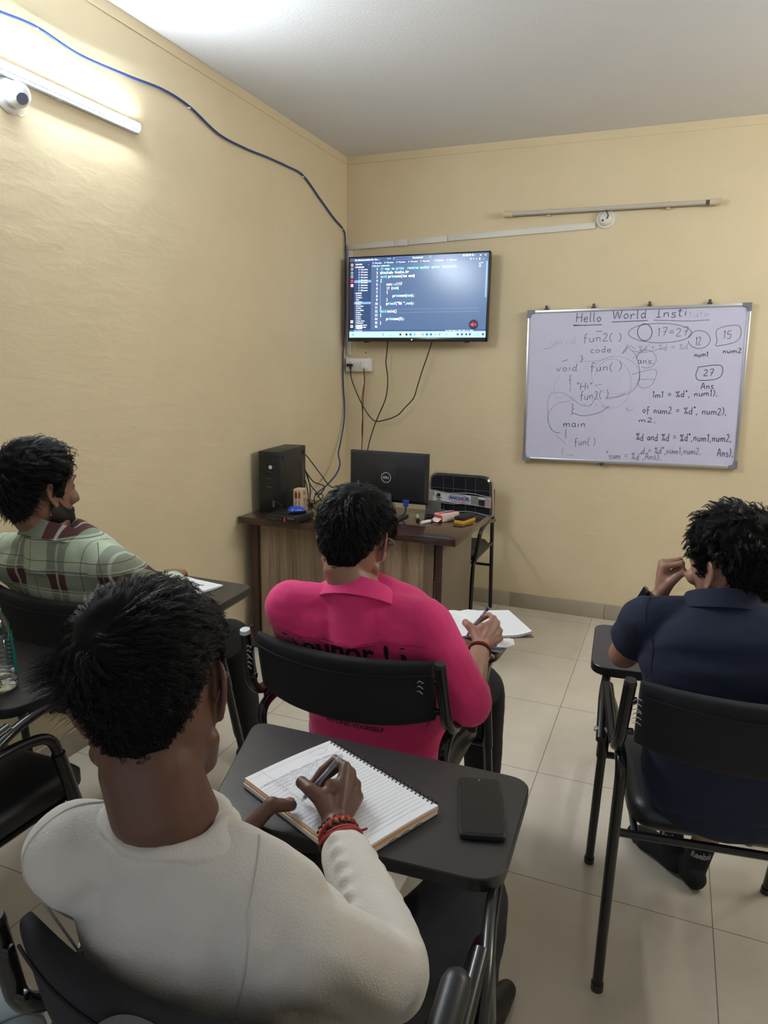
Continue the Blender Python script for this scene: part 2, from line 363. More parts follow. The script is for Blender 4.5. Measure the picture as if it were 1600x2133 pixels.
# small ceiling-rose style holder on the far wall
b0 = np.array((1.646, 0, 2.397)); t = thing('ceiling_rose', 'round white electrical rose under the unlit tube light', 'electrical fitting', tuple(b0))
RY = rotx(PI/2)
MB().lathe([(.052,0),(.053,.004),(.048,.012),(.043,.014)], 26, b0, RY).build('base_plate', white_pl, t, b0)
MB().lathe([(.040,.012),(.040,.02),(.033,.036),(.026,.041),(.006,.044)], 24, b0, RY).build('cover', mat('rose_cover', (.74,.70,.64), .35), t, b0)
MB().tube(cr([b0+(.01,-.042,-.005), b0+(.018,-.05,.01), b0+(.008,-.05,.03), b0+(0,-.035,.05)], 6), .003, 6).build('lead', mat('dark_lead', (.05,.05,.055), .4), t, b0)
MB().sph(b0+(-.012,-.042,-.012), .006, 10, 6).build('screw', mat('dark_lead', (.05,.05,.055), .4), t, b0)
# white cable trunking
trunk = mat('white_trunking', (.70, .68, .63), .4)
t = thing('cable_trunking', 'white cable trunking running along the far wall to the corner', 'trunking', (.02, 0, 2.33))
b0 = np.array((.02, 0, 2.33))
def run(a, b, w=.036):
    a, b = np.array(a), np.array(b); d = nrm(b-a); R = np.stack([d, [0,-1,0], np.cross(d, [0,-1,0])], 1)
    return MB().box((a+b)/2, (np.linalg.norm(b-a), .016, w), R=R, bev=.002)
g = .0486/1.6
run((.012,-.008,2.315), (.345,-.008,2.315+g*.335)).build('trunking_length', trunk, t, b0)
run((.347,-.010,2.315+g*.335), (.437,-.010,2.315+g*.425), .041).build('joint_cover', trunk, t, b0)
run((.439,-.008,2.315+g*.427), (.70,-.008,2.315+g*.69)).build('trunking_length', trunk, t, b0)
run((.702,-.008,2.317+g*.69), (1.592,-.008,2.317+g*1.58)).build('trunking_length', trunk, t, b0)
run((.03,-.008,2.296), (.03,-.008,1.622), .03).build('trunking_drop', trunk, t, b0)
# ------------------------------------------------------------------ blue cable clipped along the left wall
cab = mat('blue_network_cable', S(38, 62, 120), .45)
pts = [(.012,-2.95,2.585),(.012,-2.72,2.612),(.012,-2.63,2.624),(.010,-2.486,2.638),(.012,-2.30,2.622),(.012,-2.05,2.640),(.012,-1.84,2.660),(.010,-1.663,2.651),(.012,-1.45,2.600),(.012,-1.22,2.598),(.012,-1.02,2.610),(.012,-.80,2.618),(.010,-.616,2.614),(.011,-.40,2.53),(.011,-.22,2.46),(.010,-.086,2.42),(.012,-.05,2.36),(.012,-.048,2.1),(.012,-.052,1.85),(.012,-.075,1.60),(.012,-.07,1.42),(.012,-.05,1.30),(.02,-.07,1.18),(.03,-.14,1.05),(.05,-.22,.97),(.10,-.30,.91),(.13,-.42,.86),(.12,-.55,.80),(.125,-.70,.775)]
b0 = np.array((0, -1.6, 2.65)); t = thing('network_cable', 'blue network cable clipped along the top of the left wall', 'cable', tuple(b0))
MB().tube(cr(pts, 7), .0052, 8).build('cable_run', cab, t, b0)
for y, z in ((-2.486,2.638),(-1.663,2.651),(-.616,2.614),(-.086,2.42),(-.062,1.66)):
    mb = MB(); mb.box((.007, y, z), (.014, .010, .016), bev=.002); mb.tube([(.014,y,z+.008),(.019,y,z+.009)], .002, 6)
    mb.build('cable_clip', white_pl, t, b0)
BOARD_TEXT = [
    ('Hello', -0.322, 0.38, -0.17, 0.38, 0.051, 1),
    ('World', -0.114, 0.39, 0.079, 0.39, 0.055, 1),
    ('Insti', 0.12, 0.394, 0.295, 0.394, 0.05, 1),
    ('tute', 0.296, 0.389, 0.404, 0.389, 0.035, 0.25),
    ('void', -0.469, 0.253, -0.306, 0.255, 0.038, 0.25),
    ('fun2( )', -0.274, 0.264, -0.049, 0.266, 0.046, 0.8),
    ('code', -0.23, 0.2, -0.104, 0.202, 0.036, 0.8),
    ('}', -0.287, 0.147, -0.259, 0.148, 0.034, 0.8),
    ('void', -0.423, 0.094, -0.294, 0.097, 0.043, 0.85),
    ('fun( )', -0.225, 0.093, -0.039, 0.098, 0.047, 0.8),
    ('{', -0.347, 0.016, -0.326, 0.017, 0.049, 0.7),
    ('"Hi"', -0.298, -0.019, -0.203, -0.016, 0.043, 0.8),
    ('{', -0.343, -0.027, -0.326, -0.027, 0.038, 0.6),
    ('fun2( )', -0.276, -0.075, -0.107, -0.068, 0.048, 0.8),
    ('}', -0.329, -0.164, -0.3, -0.164, 0.059, 0.8),
    ('" " "', -0.254, -0.133, -0.169, -0.133, 0.029, 0.5),
    ('main', -0.369, -0.243, -0.23, -0.243, 0.044, 0.9),
    ('{', -0.357, -0.303, -0.34, -0.302, 0.045, 0.8),
    ('fun( )', -0.296, -0.35, -0.167, -0.349, 0.044, 0.7),
    ('{', -0.372, -0.413, -0.355, -0.413, 0.04, 0.5),
    ('17=27', 0.136, 0.288, 0.307, 0.289, 0.045, 0.7),
    ('12', 0.341, 0.234, 0.374, 0.235, 0.045, 0.7),
    ('num1', 0.341, 0.169, 0.416, 0.171, 0.027, 0.95),
    ('15', 0.479, 0.267, 0.528, 0.268, 0.042, 0.85),
    ('num2', 0.485, 0.188, 0.583, 0.19, 0.026, 0.95),
    ('%d + %d = %d', 0.04, 0.207, 0.308, 0.212, 0.032, 0.6),
    ('ans;', 0.04, 0.134, 0.137, 0.136, 0.035, 0.7),
    ('27', 0.395, 0.063, 0.454, 0.065, 0.036, 1),
    ('Ans', 0.388, -0.009, 0.458, -0.006, 0.036, 1),
    ('1m1 = %d", num1);', 0.132, -0.061, 0.483, -0.047, 0.035, 0.9),
    ('of num2 = %d", num2);', 0.084, -0.151, 0.537, -0.153, 0.039, 0.9),
    ('m2;', 0.065, -0.204, 0.168, -0.204, 0.027, 0.9),
    ('%d and %d = %d",num1,num2,', 0.058, -0.309, 0.574, -0.304, 0.043, 0.95),
    ('d = %d",num1,num2,', 0.095, -0.387, 0.42, -0.381, 0.038, 0.85),
    ('Ans);', 0.502, -0.388, 0.589, -0.386, 0.045, 1),
    ('"sum = %d",Ans);', -0.106, -0.427, 0.209, -0.421, 0.041, 0.85),
]
BOARD_MARKS = [
    ([(-0.335,0.359),(-0.172,0.361)], 0.9),
    ([(-0.118,0.374),(0.08,0.377)], 0.9),
    ([(0.112,0.378),(0.297,0.368),(0.405,0.371)], 0.7),
    ([(-0.335,0.363),(-0.26,0.358)], 0.9),
    ([(0.107,0.295),(0.102,0.283),(0.095,0.273),(0.085,0.267),(0.074,0.264),(0.063,0.266),(0.052,0.271),(0.042,0.28),(0.035,0.291),(0.03,0.304),(0.029,0.318),(0.031,0.331),(0.036,0.342),(0.044,0.351),(0.054,0.357),(0.065,0.359),(0.076,0.357),(0.087,0.351),(0.096,0.342),(0.103,0.331),(0.107,0.318),(0.108,0.304),(0.106,0.291)], 0.9),
    ([(0.317,0.292),(0.303,0.278),(0.276,0.265),(0.238,0.257),(0.193,0.252),(0.144,0.251),(0.095,0.256),(0.05,0.264),(0.014,0.277),(-0.01,0.291),(-0.02,0.308),(-0.015,0.323),(0.005,0.338),(0.036,0.349),(0.078,0.356),(0.126,0.359),(0.175,0.358),(0.222,0.352),(0.263,0.342),(0.294,0.329),(0.313,0.314),(0.319,0.298),(0.31,0.283)], 0.7),
    ([(0.302,0.275),(0.306,0.287),(0.314,0.298),(0.325,0.306),(0.338,0.312),(0.353,0.314),(0.368,0.312),(0.383,0.307),(0.396,0.299),(0.406,0.289),(0.413,0.277),(0.416,0.264),(0.415,0.251),(0.41,0.239),(0.401,0.229),(0.389,0.221),(0.375,0.217),(0.36,0.216),(0.345,0.219),(0.331,0.225),(0.318,0.234),(0.309,0.245),(0.303,0.258)], 0.7),
    ([(0.452,0.25),(0.45,0.32),(0.555,0.335),(0.557,0.257),(0.453,0.228),(0.452,0.25)], 0.7),
    ([(0.367,0.109),(0.357,0.068),(0.38,0.039),(0.479,0.054),(0.482,0.121),(0.362,0.113)], 1),
    ([(0.057,0.069),(0.053,0.037),(0.037,0.008),(0.011,-0.016),(-0.024,-0.032),(-0.063,-0.039),(-0.105,-0.037),(-0.144,-0.025),(-0.178,-0.004),(-0.202,0.024),(-0.215,0.055),(-0.216,0.088),(-0.204,0.119),(-0.181,0.145),(-0.149,0.164),(-0.11,0.175),(-0.069,0.176),(-0.029,0.167),(0.006,0.149),(0.034,0.125),(0.051,0.095),(0.057,0.064),(0.051,0.032)], 0.35),
    ([(-0.197,0.07),(-0.186,0.102),(-0.169,0.129),(-0.148,0.149),(-0.123,0.16),(-0.097,0.162),(-0.07,0.156),(-0.045,0.141),(-0.024,0.119),(-0.006,0.09),(0.005,0.057),(0.011,0.022),(0.01,-0.013),(0.002,-0.047),(-0.012,-0.076),(-0.031,-0.099),(-0.055,-0.114),(-0.081,-0.121),(-0.108,-0.118),(-0.134,-0.107),(-0.158,-0.087),(-0.177,-0.06),(-0.192,-0.028)], 0.3),
    ([(0.034,0.161),(0.035,0.173),(0.038,0.185),(0.045,0.194),(0.054,0.202),(0.064,0.208),(0.076,0.211),(0.089,0.211),(0.101,0.208),(0.113,0.203),(0.123,0.195),(0.131,0.185),(0.137,0.174),(0.14,0.163),(0.14,0.151),(0.136,0.139),(0.131,0.129),(0.122,0.121),(0.112,0.115),(0.1,0.111),(0.088,0.11),(0.075,0.112),(0.063,0.117)], 0.55),
    ([(0.012,0.073),(0.139,0.101),(0.131,0.022),(0.08,-0.006),(0.042,0.022)], 0.55),
    ([(0.05,0.045),(0.139,0.045)], 0.5),
    ([(-0.031,0.199),(-0.019,0.227),(0.033,0.171),(0.055,0.078),(0.043,0.003),(-0.017,-0.044),(-0.126,-0.064)], 0.6),
    ([(-0.021,0.245),(-0.049,0.19),(-0.011,0.236),(0.021,0.217)], 0.6),
    ([(-0.126,-0.069),(-0.071,-0.063),(-0.018,-0.035)], 0.6),
    ([(-0.314,-0.085),(-0.374,-0.037),(-0.461,-0.057),(-0.453,-0.235),(-0.402,-0.279),(-0.383,-0.273)], 0.5),
    ([(-0.333,-0.085),(-0.419,-0.106),(-0.465,-0.186),(-0.432,-0.265),(-0.392,-0.279)], 0.45),
    ([(-0.398,0.079),(-0.434,0.001),(-0.411,-0.067),(-0.354,-0.047)], 0.3),
    ([(-0.334,-0.056),(-0.275,-0.104),(-0.217,-0.113),(-0.191,-0.074)], 0.6),
    ([(-0.32,-0.154),(-0.252,-0.172),(-0.159,-0.151),(-0.105,-0.112)], 0.7),
    ([(-0.511,0.225),(-0.463,0.234),(-0.416,0.271)], 0.4),
    ([(-0.325,0.151),(-0.175,0.154),(-0.103,0.181)], 0.35),
    ([(-0.151,-0.112),(-0.104,-0.126)], 0.6),
    ([(-0.012,-0.129),(0.001,-0.12),(-0.002,-0.139),(0.033,-0.129)], 0.5),
    ([(-0.202,0.323),(-0.17,0.322)], 0.8),
    ([(-0.392,0.151),(-0.359,0.161)], 0.7),
    ([(0.007,0.162),(0.041,0.189),(0.083,0.225),(0.108,0.252)], 0.3),
    ([(0.004,0.208),(0.076,0.198),(0.179,0.223)], 0.4),
    ([(-0.411,-0.294),(-0.35,-0.342)], 0.4),
    ([(-0.195,0.007),(-0.154,0.017)], 0.6),
    ([(-0.337,-0.412),(-0.298,-0.415)], 0.4),
]
# ------------------------------------------------------------------ television
blk = mat('black_plastic', (.012, .012, .014), .35)
blk_matte = mat('matte_black_plastic', (.015, .015, .018), .5, bump=.15, bscale=600, bdist=.0005)
TVC = np.array((.536, -.115, 1.971)); TW, TH = .935, .531
t = thing('television', 'flat television on the far wall showing lines of code', 'television', tuple(TVC))
MB().box(TVC+(0,.03,0), (TW, .034, TH), bev=.004).build('rear_casing', blk, t, TVC)
MB().box((TVC[0], -.033, TVC[2]), (.30, .062, .24), bev=.004).build('wall_bracket', blk_matte, t, TVC)
fr = MB(); fy = TVC[1]+.006
for c, d in (((0,TH/2-.004),(TW,.008)),((0,-TH/2+.012),(TW,.024)),((-TW/2+.004,0),(.008,TH)),((TW/2-.004,0),(.008,TH))):
    fr.box((TVC[0]+c[0], fy, TVC[2]+c[1]), (d[0], .016, d[1]), bev=.002)
fr.build('bezel', mat('tv_bezel', (.014,.014,.016), .22), t, TVC)
for sx in (-.34, .34): MB().box((TVC[0]+sx, fy+.004, TVC[2]-TH/2-.003), (.03,.014,.008), bev=.002).build('speaker_foot', blk, t, TVC)
MB().sph((TVC[0]-.02, fy-.009, TVC[2]-TH/2+.011), .0032, 8, 6).build('standby_light', mat('green_led', (.1,.6,.2), .3, emit=(.25,1,.45), estr=2.5), t, TVC)
scr = MB(); sw, sh = TW-.016, TH-.034; sx0 = TVC[0]-sw/2; sz0 = TVC[2]-TH/2+.025; sy = TVC[1]+.001
def E_(name, rgb, k=1.0): return mat('screen_'+name, (.004,.004,.005), .22, emit=S(*rgb), estr=k)
SM = [E_('editor', (58,76,104)), E_('sidebar', (36,52,80)), E_('titlebar', (46,66,100)), E_('white', (225,238,250)), E_('cyan', (95,195,235)), E_('taskbar', (140,225,238)), E_('highlight', (96,128,190)), E_('green', (120,215,190)), E_('red', (235,50,70)), E_('dark', (24,26,42)), E_('grey', (120,140,165)), E_('orange', (225,150,110))]
def rect(u0, v0, u1, v1, mi, e=0):
    y = sy-e*.0002
    scr.add([(sx0+u0*sw,y,sz0+v0*sh),(sx0+u1*sw,y,sz0+v0*sh),(sx0+u1*sw,y,sz0+v1*sh),(sx0+u0*sw,y,sz0+v1*sh)], [(0,1,2,3)], mi)
def stext(txt, u, v, h, mi, mono=None, bold=.02):
    put_text(scr, txt, h*sh, lambda a, b: (sx0+u*sw+a, sy-.0012, sz0+v*sh+b), mi=mi, mono=mono, bold=bold)
rect(0,0,1,1,0); rect(0,.0,1,.075,5,1); rect(0,.075,1,.10,2,1); rect(0,.10,.165,.95,1,1); rect(0,.955,1,1,2,1); rect(.165,.915,1,.955,2,1); rect(0,.10,.035,.955,9,2)
rect(.33,.962,.60,.992,10,2); rect(.335,.964,.595,.990,2,3); rect(.60,.918,.685,.952,0,2)
code = [(0,'// wap to print  reverse number using recursion.',7),(1,'#include <stdio.h>',3),(2,'void printnum(int num)',3),(3,'{',3),(4,'    num--;//17',3),(5,'    if (num)',3),(6,'    {',3),(7,'        printnum(num);',3),(8,'    }',3),(9,'    printf("%d ",num);',3),(10,'}',3),(11,'void main()',3),(12,'{',3),(13,'    printnum(5);',3),(14,'}',3),(15,'',3)]
MO = .0107; r0, dr_ = .842, .0478
for i, s_, c_ in code:
    v = r0-i*dr_
    stext(s_, .235, v, .046, c_, MO)
    if 'void' in s_: stext('void', .235, v, .046, 4, MO)
    for w_ in ('int', 'num)', 'num;'):
        k = s_.find(w_, 5)
        if k > 0 and i != 2 or w_ == 'int' and i == 2: stext((' '*k)+w_[:3], .235, v, .046, 4, MO, .03)
    stext(str(i+1), .205 if i < 9 else .196, v, .042, 3 if i != 10 else 3, MO*.9, .012)
rect(.2345,.335,.2365,.70,10,2); rect(.275,.48,.2765,.62,2,2); rect(.235,.352,.95,.3535,10,2); rect(.235,.312,.95,.3135,10,2); rect(.236,.318,.248,.35,6,2)
rect(.985,.48,.995,.90,6,2)
for u, s_ in ((.04,'File'),(.065,'Edit'),(.09,'Selection'),(.135,'View'),(.165,'Go'),(.19,'Run'),(.22,'...')): stext(s_, u, .966, .026, 3)
stext('Programming', .47, .968, .026, 3); stext('<  >', .285, .968, .026, 3)
for k in range(7): stext('C  1%02d_num.c' % (14+k), .175+k*.088+(.012 if k > 4 else 0), .924, .022, 3)
stext('C 120_num.c > printnum(int)', .172, .888, .020, 3)
for k, u in enumerate((.825,.845,.865,.885)): rect(u, .968, u+.012, .988, 3, 2); rect(u+.003, .972, u+.009, .984, 2, 3)
for u, s_ in ((.905,'-'),(.94,'o'),(.975,'x')): stext(s_, u, .966, .03, 3)
for u, s_ in ((.875,'C'),(.895,'>'),(.915,'o'),(.935,'[]'),(.96,'...')): stext(s_, u, .925, .026, 3)
stext('EXPLORER', .045, .915, .02, 3); stext('...', .14, .915, .022, 3); stext('v PROGRAMS', .04, .88, .022, 3)
rect(.036,.695,.165,.725,6,2); rect(.036,.425,.165,.452,6,2)
for k in range(9): stext('C  %d_num.c' % (112+k), .068, .85-k*.0325, .023, 3)
stext('v FOLDER', .042, .555, .022, 3)
for k, s_ in enumerate(('array.c','array1.c','if.c','if_else.c','loop.c','for_loop.c','while.c','do_while.c','star.c','switch.c','func.c','table.c','swap_num.c','fibonacci.c','programs_new.c','programs_list.c')): stext('C '+s_, .05, .528-k*.0268, .021, 3)
stext('> OUTLINE', .045, .135, .02, 3); stext('> TIMELINE', .045, .108, .02, 3)
for k, (v, mi) in enumerate(((.90,11),(.85,10),(.80,10),(.755,10),(.70,8),(.645,3),(.185,3),(.125,3))): rect(.009, v, .027, v+.034, mi, 3); rect(.0135, v+.009, .0225, v+.025, 9, 4)
stext('Prog  0  0 errors', .04, .081, .016, 3); stext('Ln 11, Col 2   Spaces: 4   UTF-8   CRLF   {}  C   Win32', .72, .081, .016, 3)
for u, mi in ((.02,6),(.255,6),(.385,9),(.405,11),(.43,9),(.46,2),(.49,6),(.52,11),(.55,6),(.58,2),(.61,2),(.64,10),(.67,6),(.72,10),(.80,2),(.83,2),(.86,2),(.885,2),(.975,2)): rect(u, .024, u+.015, .052, mi, 2)
stext('Search', .30, .026, .022, 2); stext('ENG', .83, .03, .016, 9); stext('10:17 AM', .92, .042, .016, 9); stext('07-03-2025', .918, .018, .016, 9)
def disc(u, v, r, mi, e):
    A = np.linspace(0, 2*PI, 28, endpoint=False); scr.add([(sx0+u*sw+r*math.cos(a), sy-e*.0002, sz0+v*sh+r*math.sin(a)) for a in A], [tuple(range(28))], mi)
disc(.915, .155, .030, 9, 3)
ux, vz = sx0+.915*sw, sz0+.155*sh; yy = sy-.0012
scr.add([(ux-.017,yy,vz-.006),(ux-.010,yy,vz-.006),(ux-.001,yy,vz-.013),(ux-.001,yy,vz+.013),(ux-.010,yy,vz+.006),(ux-.017,yy,vz+.006)], [(0,1,2,3,4,5)], 8)
for a, b in (((.004,-.007),(.018,.007)),((.004,.007),(.018,-.007))): scr.ribbon([(ux+a[0],yy,vz+a[1]),(ux+b[0],yy,vz+b[1])], .003, (0,-1,0), 8)
scr.ribbon([(sx0+.935*sw,yy,sz0+.88*sh),(sx0+.965*sw,yy,sz0+.885*sh)], .002, (0,-1,0), 3)
for k in range(3): scr.ribbon([(sx0+(.938)*sw,yy,sz0+(.865-k*.014)*sh),(sx0+.95*sw,yy,sz0+(.865-k*.014)*sh)], .002, (0,-1,0), 3)
scr.build('screen', SM, t, TVC)
# ------------------------------------------------------------------ whiteboard
alu = mat('aluminium', (.62,.63,.66), .32, metal=.85)
BC = np.array((1.8507, -.028, 1.4492)); BW, BH, BA = 1.218, .910, .0201
BR = roty(-BA)
def bp(u, v, e=0): return BC+BR@np.array((u, -e, v))
t = thing('whiteboard', 'aluminium framed whiteboard covered in handwriting on the far wall', 'whiteboard', tuple(BC))
pan = MB(); pan.box(BC, (BW-.01, .010, BH-.01), R=BR)
ink = {}
board_mats = [mat('whiteboard_surface', S(205,203,230), .28, var=.035, vscale=7)]
def ink_i(g):
    k = round(g*4)/4; k = max(k, .25)
    if k not in ink:
        base = np.array(S(205,203,230)); dk = np.array(S(38,38,52))
        board_mats.append(mat('marker_ink_%d' % int(k*100), tuple(base*(1-k)+dk*k), .4)); ink[k] = len(board_mats)-1
    return ink[k]
NB = BR@np.array((0,-1.,0))
for s_, u0, v0, u1, v1, h, g in BOARD_TEXT:
    for pl in handwrite(s_, u1-u0, h, .04):
        pan.ribbon([bp(u0+a, v0+(v1-v0)*a/(u1-u0)+b, .0056) for a, b in pl], .0036 if g > .6 else .0030, NB, ink_i(g))
for P_, g in BOARD_MARKS:
    P2 = cr([np.array(p) for p in P_], 5) if len(P_) > 2 else [np.array(p) for p in P_]
    pan.ribbon([bp(a, b, .0054) for a, b in P2], .0036 if g > .5 else .003, NB, ink_i(g))
pan.build('writing_surface', board_mats, t, BC)
fm = MB()
for c, d in (((0,BH/2-.009),(BW-.06,.020,.018)),((0,-BH/2+.009),(BW-.06,.020,.018)),((-BW/2+.009,0),(.018,.020,BH-.06)),((BW/2-.009,0),(.018,.020,BH-.06))):
    fm.box(bp(*c, .001), d, R=BR, bev=.003)
fm.build('frame', alu, t, BC)
for sx in (-1, 1):
    for sz in (-1, 1):
        mb = MB(); q = [(0,0),(.046,0),(.046,.020),(.028,.022),(.022,.028),(.020,.046),(0,.046)]
        q = [(-sx*(a-0)+sx*(BW/2+.002), -sz*b+sz*(BH/2+.002)) for a, b in q]
        if sx*sz < 0: q = q[::-1]
        mb.prism(q, -.011, .0145, .002, fn=lambda v: bp(v[0], v[1], v[2])); mb.build('corner_cap', mat('grey_corner_cap', (.19,.21,.24), .45), t, BC)
for u in (-.50, -.225, .085, .40):
    mb = MB(); mb.box(bp(u, BH/2+.004, .002), (.026,.016,.012), R=BR, bev=.002); mb.tube([bp(u,BH/2+.010,-.006), bp(u,BH/2+.026,-.01)], .008, 12); mb.sph(bp(u,BH/2+.012,.006), .006, 10, 6)
    mb.build('hanging_clip', mat('dark_clip', (.10,.09,.09), .35, metal=.5), t, BC)
mb = MB(); mb.tube([bp(-.13,-BH/2-.006,-.01), bp(-.13,-BH/2-.006,.014)], .010, 12); mb.box(bp(-.13,-BH/2-.004,.0), (.03,.016,.01), R=BR, bev=.002)
mb.build('hanging_clip', mat('dark_clip', (.1,.1,.1), .4), t, BC)
# ------------------------------------------------------------------ socket board, plugs and hanging leads
SB = np.array((.108, -.02, 1.556)); t = thing('socket_board', 'white switch and socket board under the television', 'electrical socket', tuple(SB))
MB().box(SB, (.185, .040, .088), bev=.004).build('casing', white_pl, t, SB)
MB().box(SB+(-.004,-.0215,0), (.168, .004, .072), bev=.0015).build('front_plate', mat('socket_front', (.82,.82,.80), .35), t, SB)
for dx in (-.058, .052):
    MB().box(SB+(dx,-.0245,.002), (.042,.003,.046), bev=.001).build('socket', mat('socket_front', (.82,.82,.80), .35), t, SB)
    for ax, az in ((0,.014),(-.008,-.006),(.008,-.006)): MB().tube([SB+(dx+ax,-.0258,az+.002), SB+(dx+ax,-.0266,az+.002)], .003, 8).build('pin_hole', blk, t, SB)
for dx in (-.018, .008): MB().box(SB+(dx,-.0250,.002), (.020,.005,.044), bev=.002).build('rocker_switch', mat('socket_front', (.82,.82,.80), .35), t, SB)
MB().tube([(.147,-.004,1.638),(.147,.0,1.638)], .004, 8).build('wall_plug_hole', blk)  # small drilled hole beside the socket
hole = bpy.data.objects['wall_plug_hole']; tag(hole, 'tiny dark drill hole in the far wall above the socket', 'hole')
def lead(name, label, pts, r, m, plug=None, extra=None):
    b0 = np.asarray(pts[0], float); t = thing(name, label, 'cable', tuple(b0))
    MB().tube(cr(pts, 8), r, 8).build('cord', m, t, b0)
    return t, b0
cord = mat('black_cord', (.012,.012,.013), .45)
tvb = TVC[2]-TH/2
t, b0 = lead('power_cable', 'black power cord sagging from the socket board up to the television', [(.058,-.050,1.552),(.060,-.055,1.50),(.068,-.05,1.45),(.11,-.055,1.36),(.16,-.06,1.275),(.205,-.06,1.215),(.25,-.06,1.185),(.32,-.065,1.195),(.41,-.07,1.23),(.46,-.07,1.28),(.52,-.07,1.345),(.545,-.07,1.42),(.575,-.07,1.52),(.61,-.07,1.62),(.645,-.07,1.73)], .0038, cord)
mb = MB(); mb.box((.052,-.056,1.552), (.042,.026,.020), bev=.006, seg=3); mb.tube([(.058,-.06,1.55),(.058,-.058,1.525)], .006, 8); mb.build('plug', blk, t, b0)
lead('video_cable', 'thin black cable hanging from the television down behind the monitor', [(.335,-.07,1.73),(.328,-.07,1.64),(.322,-.07,1.57),(.335,-.07,1.49),(.335,-.07,1.40),(.318,-.07,1.32),(.275,-.075,1.22),(.245,-.08,1.14),(.218,-.09,1.04),(.208,-.12,.93),(.22,-.2,.80),(.28,-.5,.77),(.35,-.75,.765)], .004, cord)
t, b0 = lead('power_lead', 'twisted red and black lead from the white plug down behind the desk', [(.160,-.062,1.525),(.160,-.05,1.44),(.155,-.05,1.36),(.150,-.05,1.25),(.152,-.05,1.15),(.148,-.05,1.05),(.150,-.07,.92),(.155,-.12,.78),(.16,-.2,.5),(.17,-.3,.1),(.18,-.4,.012)], .0032, mat('dark_red_cord', (.10,.02,.015), .45))
mb = MB()
mb.prism([(.0,-.024),(.018,-.022),(.022,0),(.018,.022),(-.018,.022),(-.022,0),(-.018,-.022)], 0, .028, .005, fn=lambda v: np.array((.160+v[0], -.0465-v[2], 1.555+v[1]))); mb.build('plug', white_pl, t, b0)
MB().tube(cr([(.158,-.056,1.53),(.163,-.052,1.45),(.152,-.048,1.40),(.143,-.05,1.33),(.146,-.052,1.27),(.151,-.055,1.20),(.146,-.052,1.12),(.150,-.05,1.05)], 6), .0026, 8).build('second_strand', cord, t, b0)
MB().tube([(.157,-.05,1.408),(.154,-.05,1.388)], .007, 8).build('red_tie', mat('red_tie', (.45,.06,.03), .5), t, b0)
# ------------------------------------------------------------------ teacher desk
ply = bpy.data.materials.new('striped_oak_laminate'); ply.use_nodes = True
def _ply():
    nt = ply.node_tree; b = nt.nodes['Principled BSDF']; L = nt.links.new; b.inputs['Roughness'].default_value = .42
    tc = nt.nodes.new('ShaderNodeTexCoord')
    mp = nt.nodes.new('ShaderNodeMapping'); mp.inputs['Scale'].default_value = (14, 14, .55); L(tc.outputs['Object'], mp.inputs[0])
    n = nt.nodes.new('ShaderNodeTexNoise'); n.inputs['Scale'].default_value = 2.2; n.inputs['Detail'].default_value = 8; n.inputs['Roughness'].default_value = .6; n.inputs['Distortion'].default_value = 1.1; L(mp.outputs[0], n.inputs['Vector'])
    r = nt.nodes.new('ShaderNodeValToRGB'); e = r.color_ramp.elements; e[0].position = .28; e[1].position = .74; e[0].color = (.10,.065,.042,1); e[1].color = (.36,.27,.19,1); m_ = e.new(.5); m_.color = (.25,.175,.115,1); L(n.outputs['Fac'], r.inputs['Fac'])
    # broad board-to-board tone
    sx = nt.nodes.new('ShaderNodeSeparateXYZ'); L(tc.outputs['Object'], sx.inputs[0])
    d = nt.nodes.new('ShaderNodeMath'); d.operation = 'MULTIPLY'; d.inputs[1].default_value = 9.5; L(sx.outputs['X'], d.inputs[0])
    fl = nt.nodes.new('ShaderNodeMath'); fl.operation = 'FLOOR'; L(d.outputs[0], fl.inputs[0])
    wn = nt.nodes.new('ShaderNodeTexWhiteNoise'); wn.noise_dimensions = '1D'; L(fl.outputs[0], wn.inputs['W'])
    hs = nt.nodes.new('ShaderNodeHueSaturation'); mr = nt.nodes.new('ShaderNodeMapRange'); mr.inputs[3].default_value = .75; mr.inputs[4].default_value = 1.2; L(wn.outputs['Value'], mr.inputs[0]); L(mr.outputs[0], hs.inputs['Value']); L(r.outputs[0], hs.inputs['Color']); L(hs.outputs[0], b.inputs['Base Color'])
_ply()
dk = mat('dark_walnut_laminate', (.045,.022,.017), .12, var=.35, vscale=20, spec=.6)
dk2 = mat('dark_walnut_edge', (.05,.024,.018), .3, var=.3, vscale=30)
X0, X2, Y0, Y1_, ZT = .016, 1.215, -1.372, -.745, .75
B0 = np.array(((X0+X2)/2, (Y0+Y1_)/2, 0))
t = thing('teacher_desk', 'wooden desk with glossy dark walnut top and striped front panel', 'desk', tuple(B0))
MB().box((B0[0], B0[1], ZT-.018), (X2-X0, Y1_-Y0, .036), bev=.002).build('desktop', dk, t, B0)
MB().box((.60, Y0+.075, .375-.012), (.98, .018, .70)).build('front_panel', ply, t, B0)
for x in (.078, 1.118):
    MB().box((x, (Y0+Y1_)/2+.02, .366), (.032, Y1_-Y0-.09, .73), bev=.001).build('side_panel', dk2 if x < .5 else mat('grey_brown_side', (.15,.115,.085), .4, var=.12, vscale=20), t, B0)
    MB().box((x, Y0+.062, .366), (.036, .008, .73), bev=.001).build('edge_strip', dk2, t, B0)
MB().box((.96, -.97, .60), (.28, .40, .22), bev=.002).build('drawer_box', dk2, t, B0)
MB().box((.96, -.765, .60), (.27, .016, .20), bev=.002).build('drawer_front', ply, t, B0)
MB().box((.96, -.752, .64), (.10, .012, .012), bev=.003).build('drawer_handle', alu, t, B0)
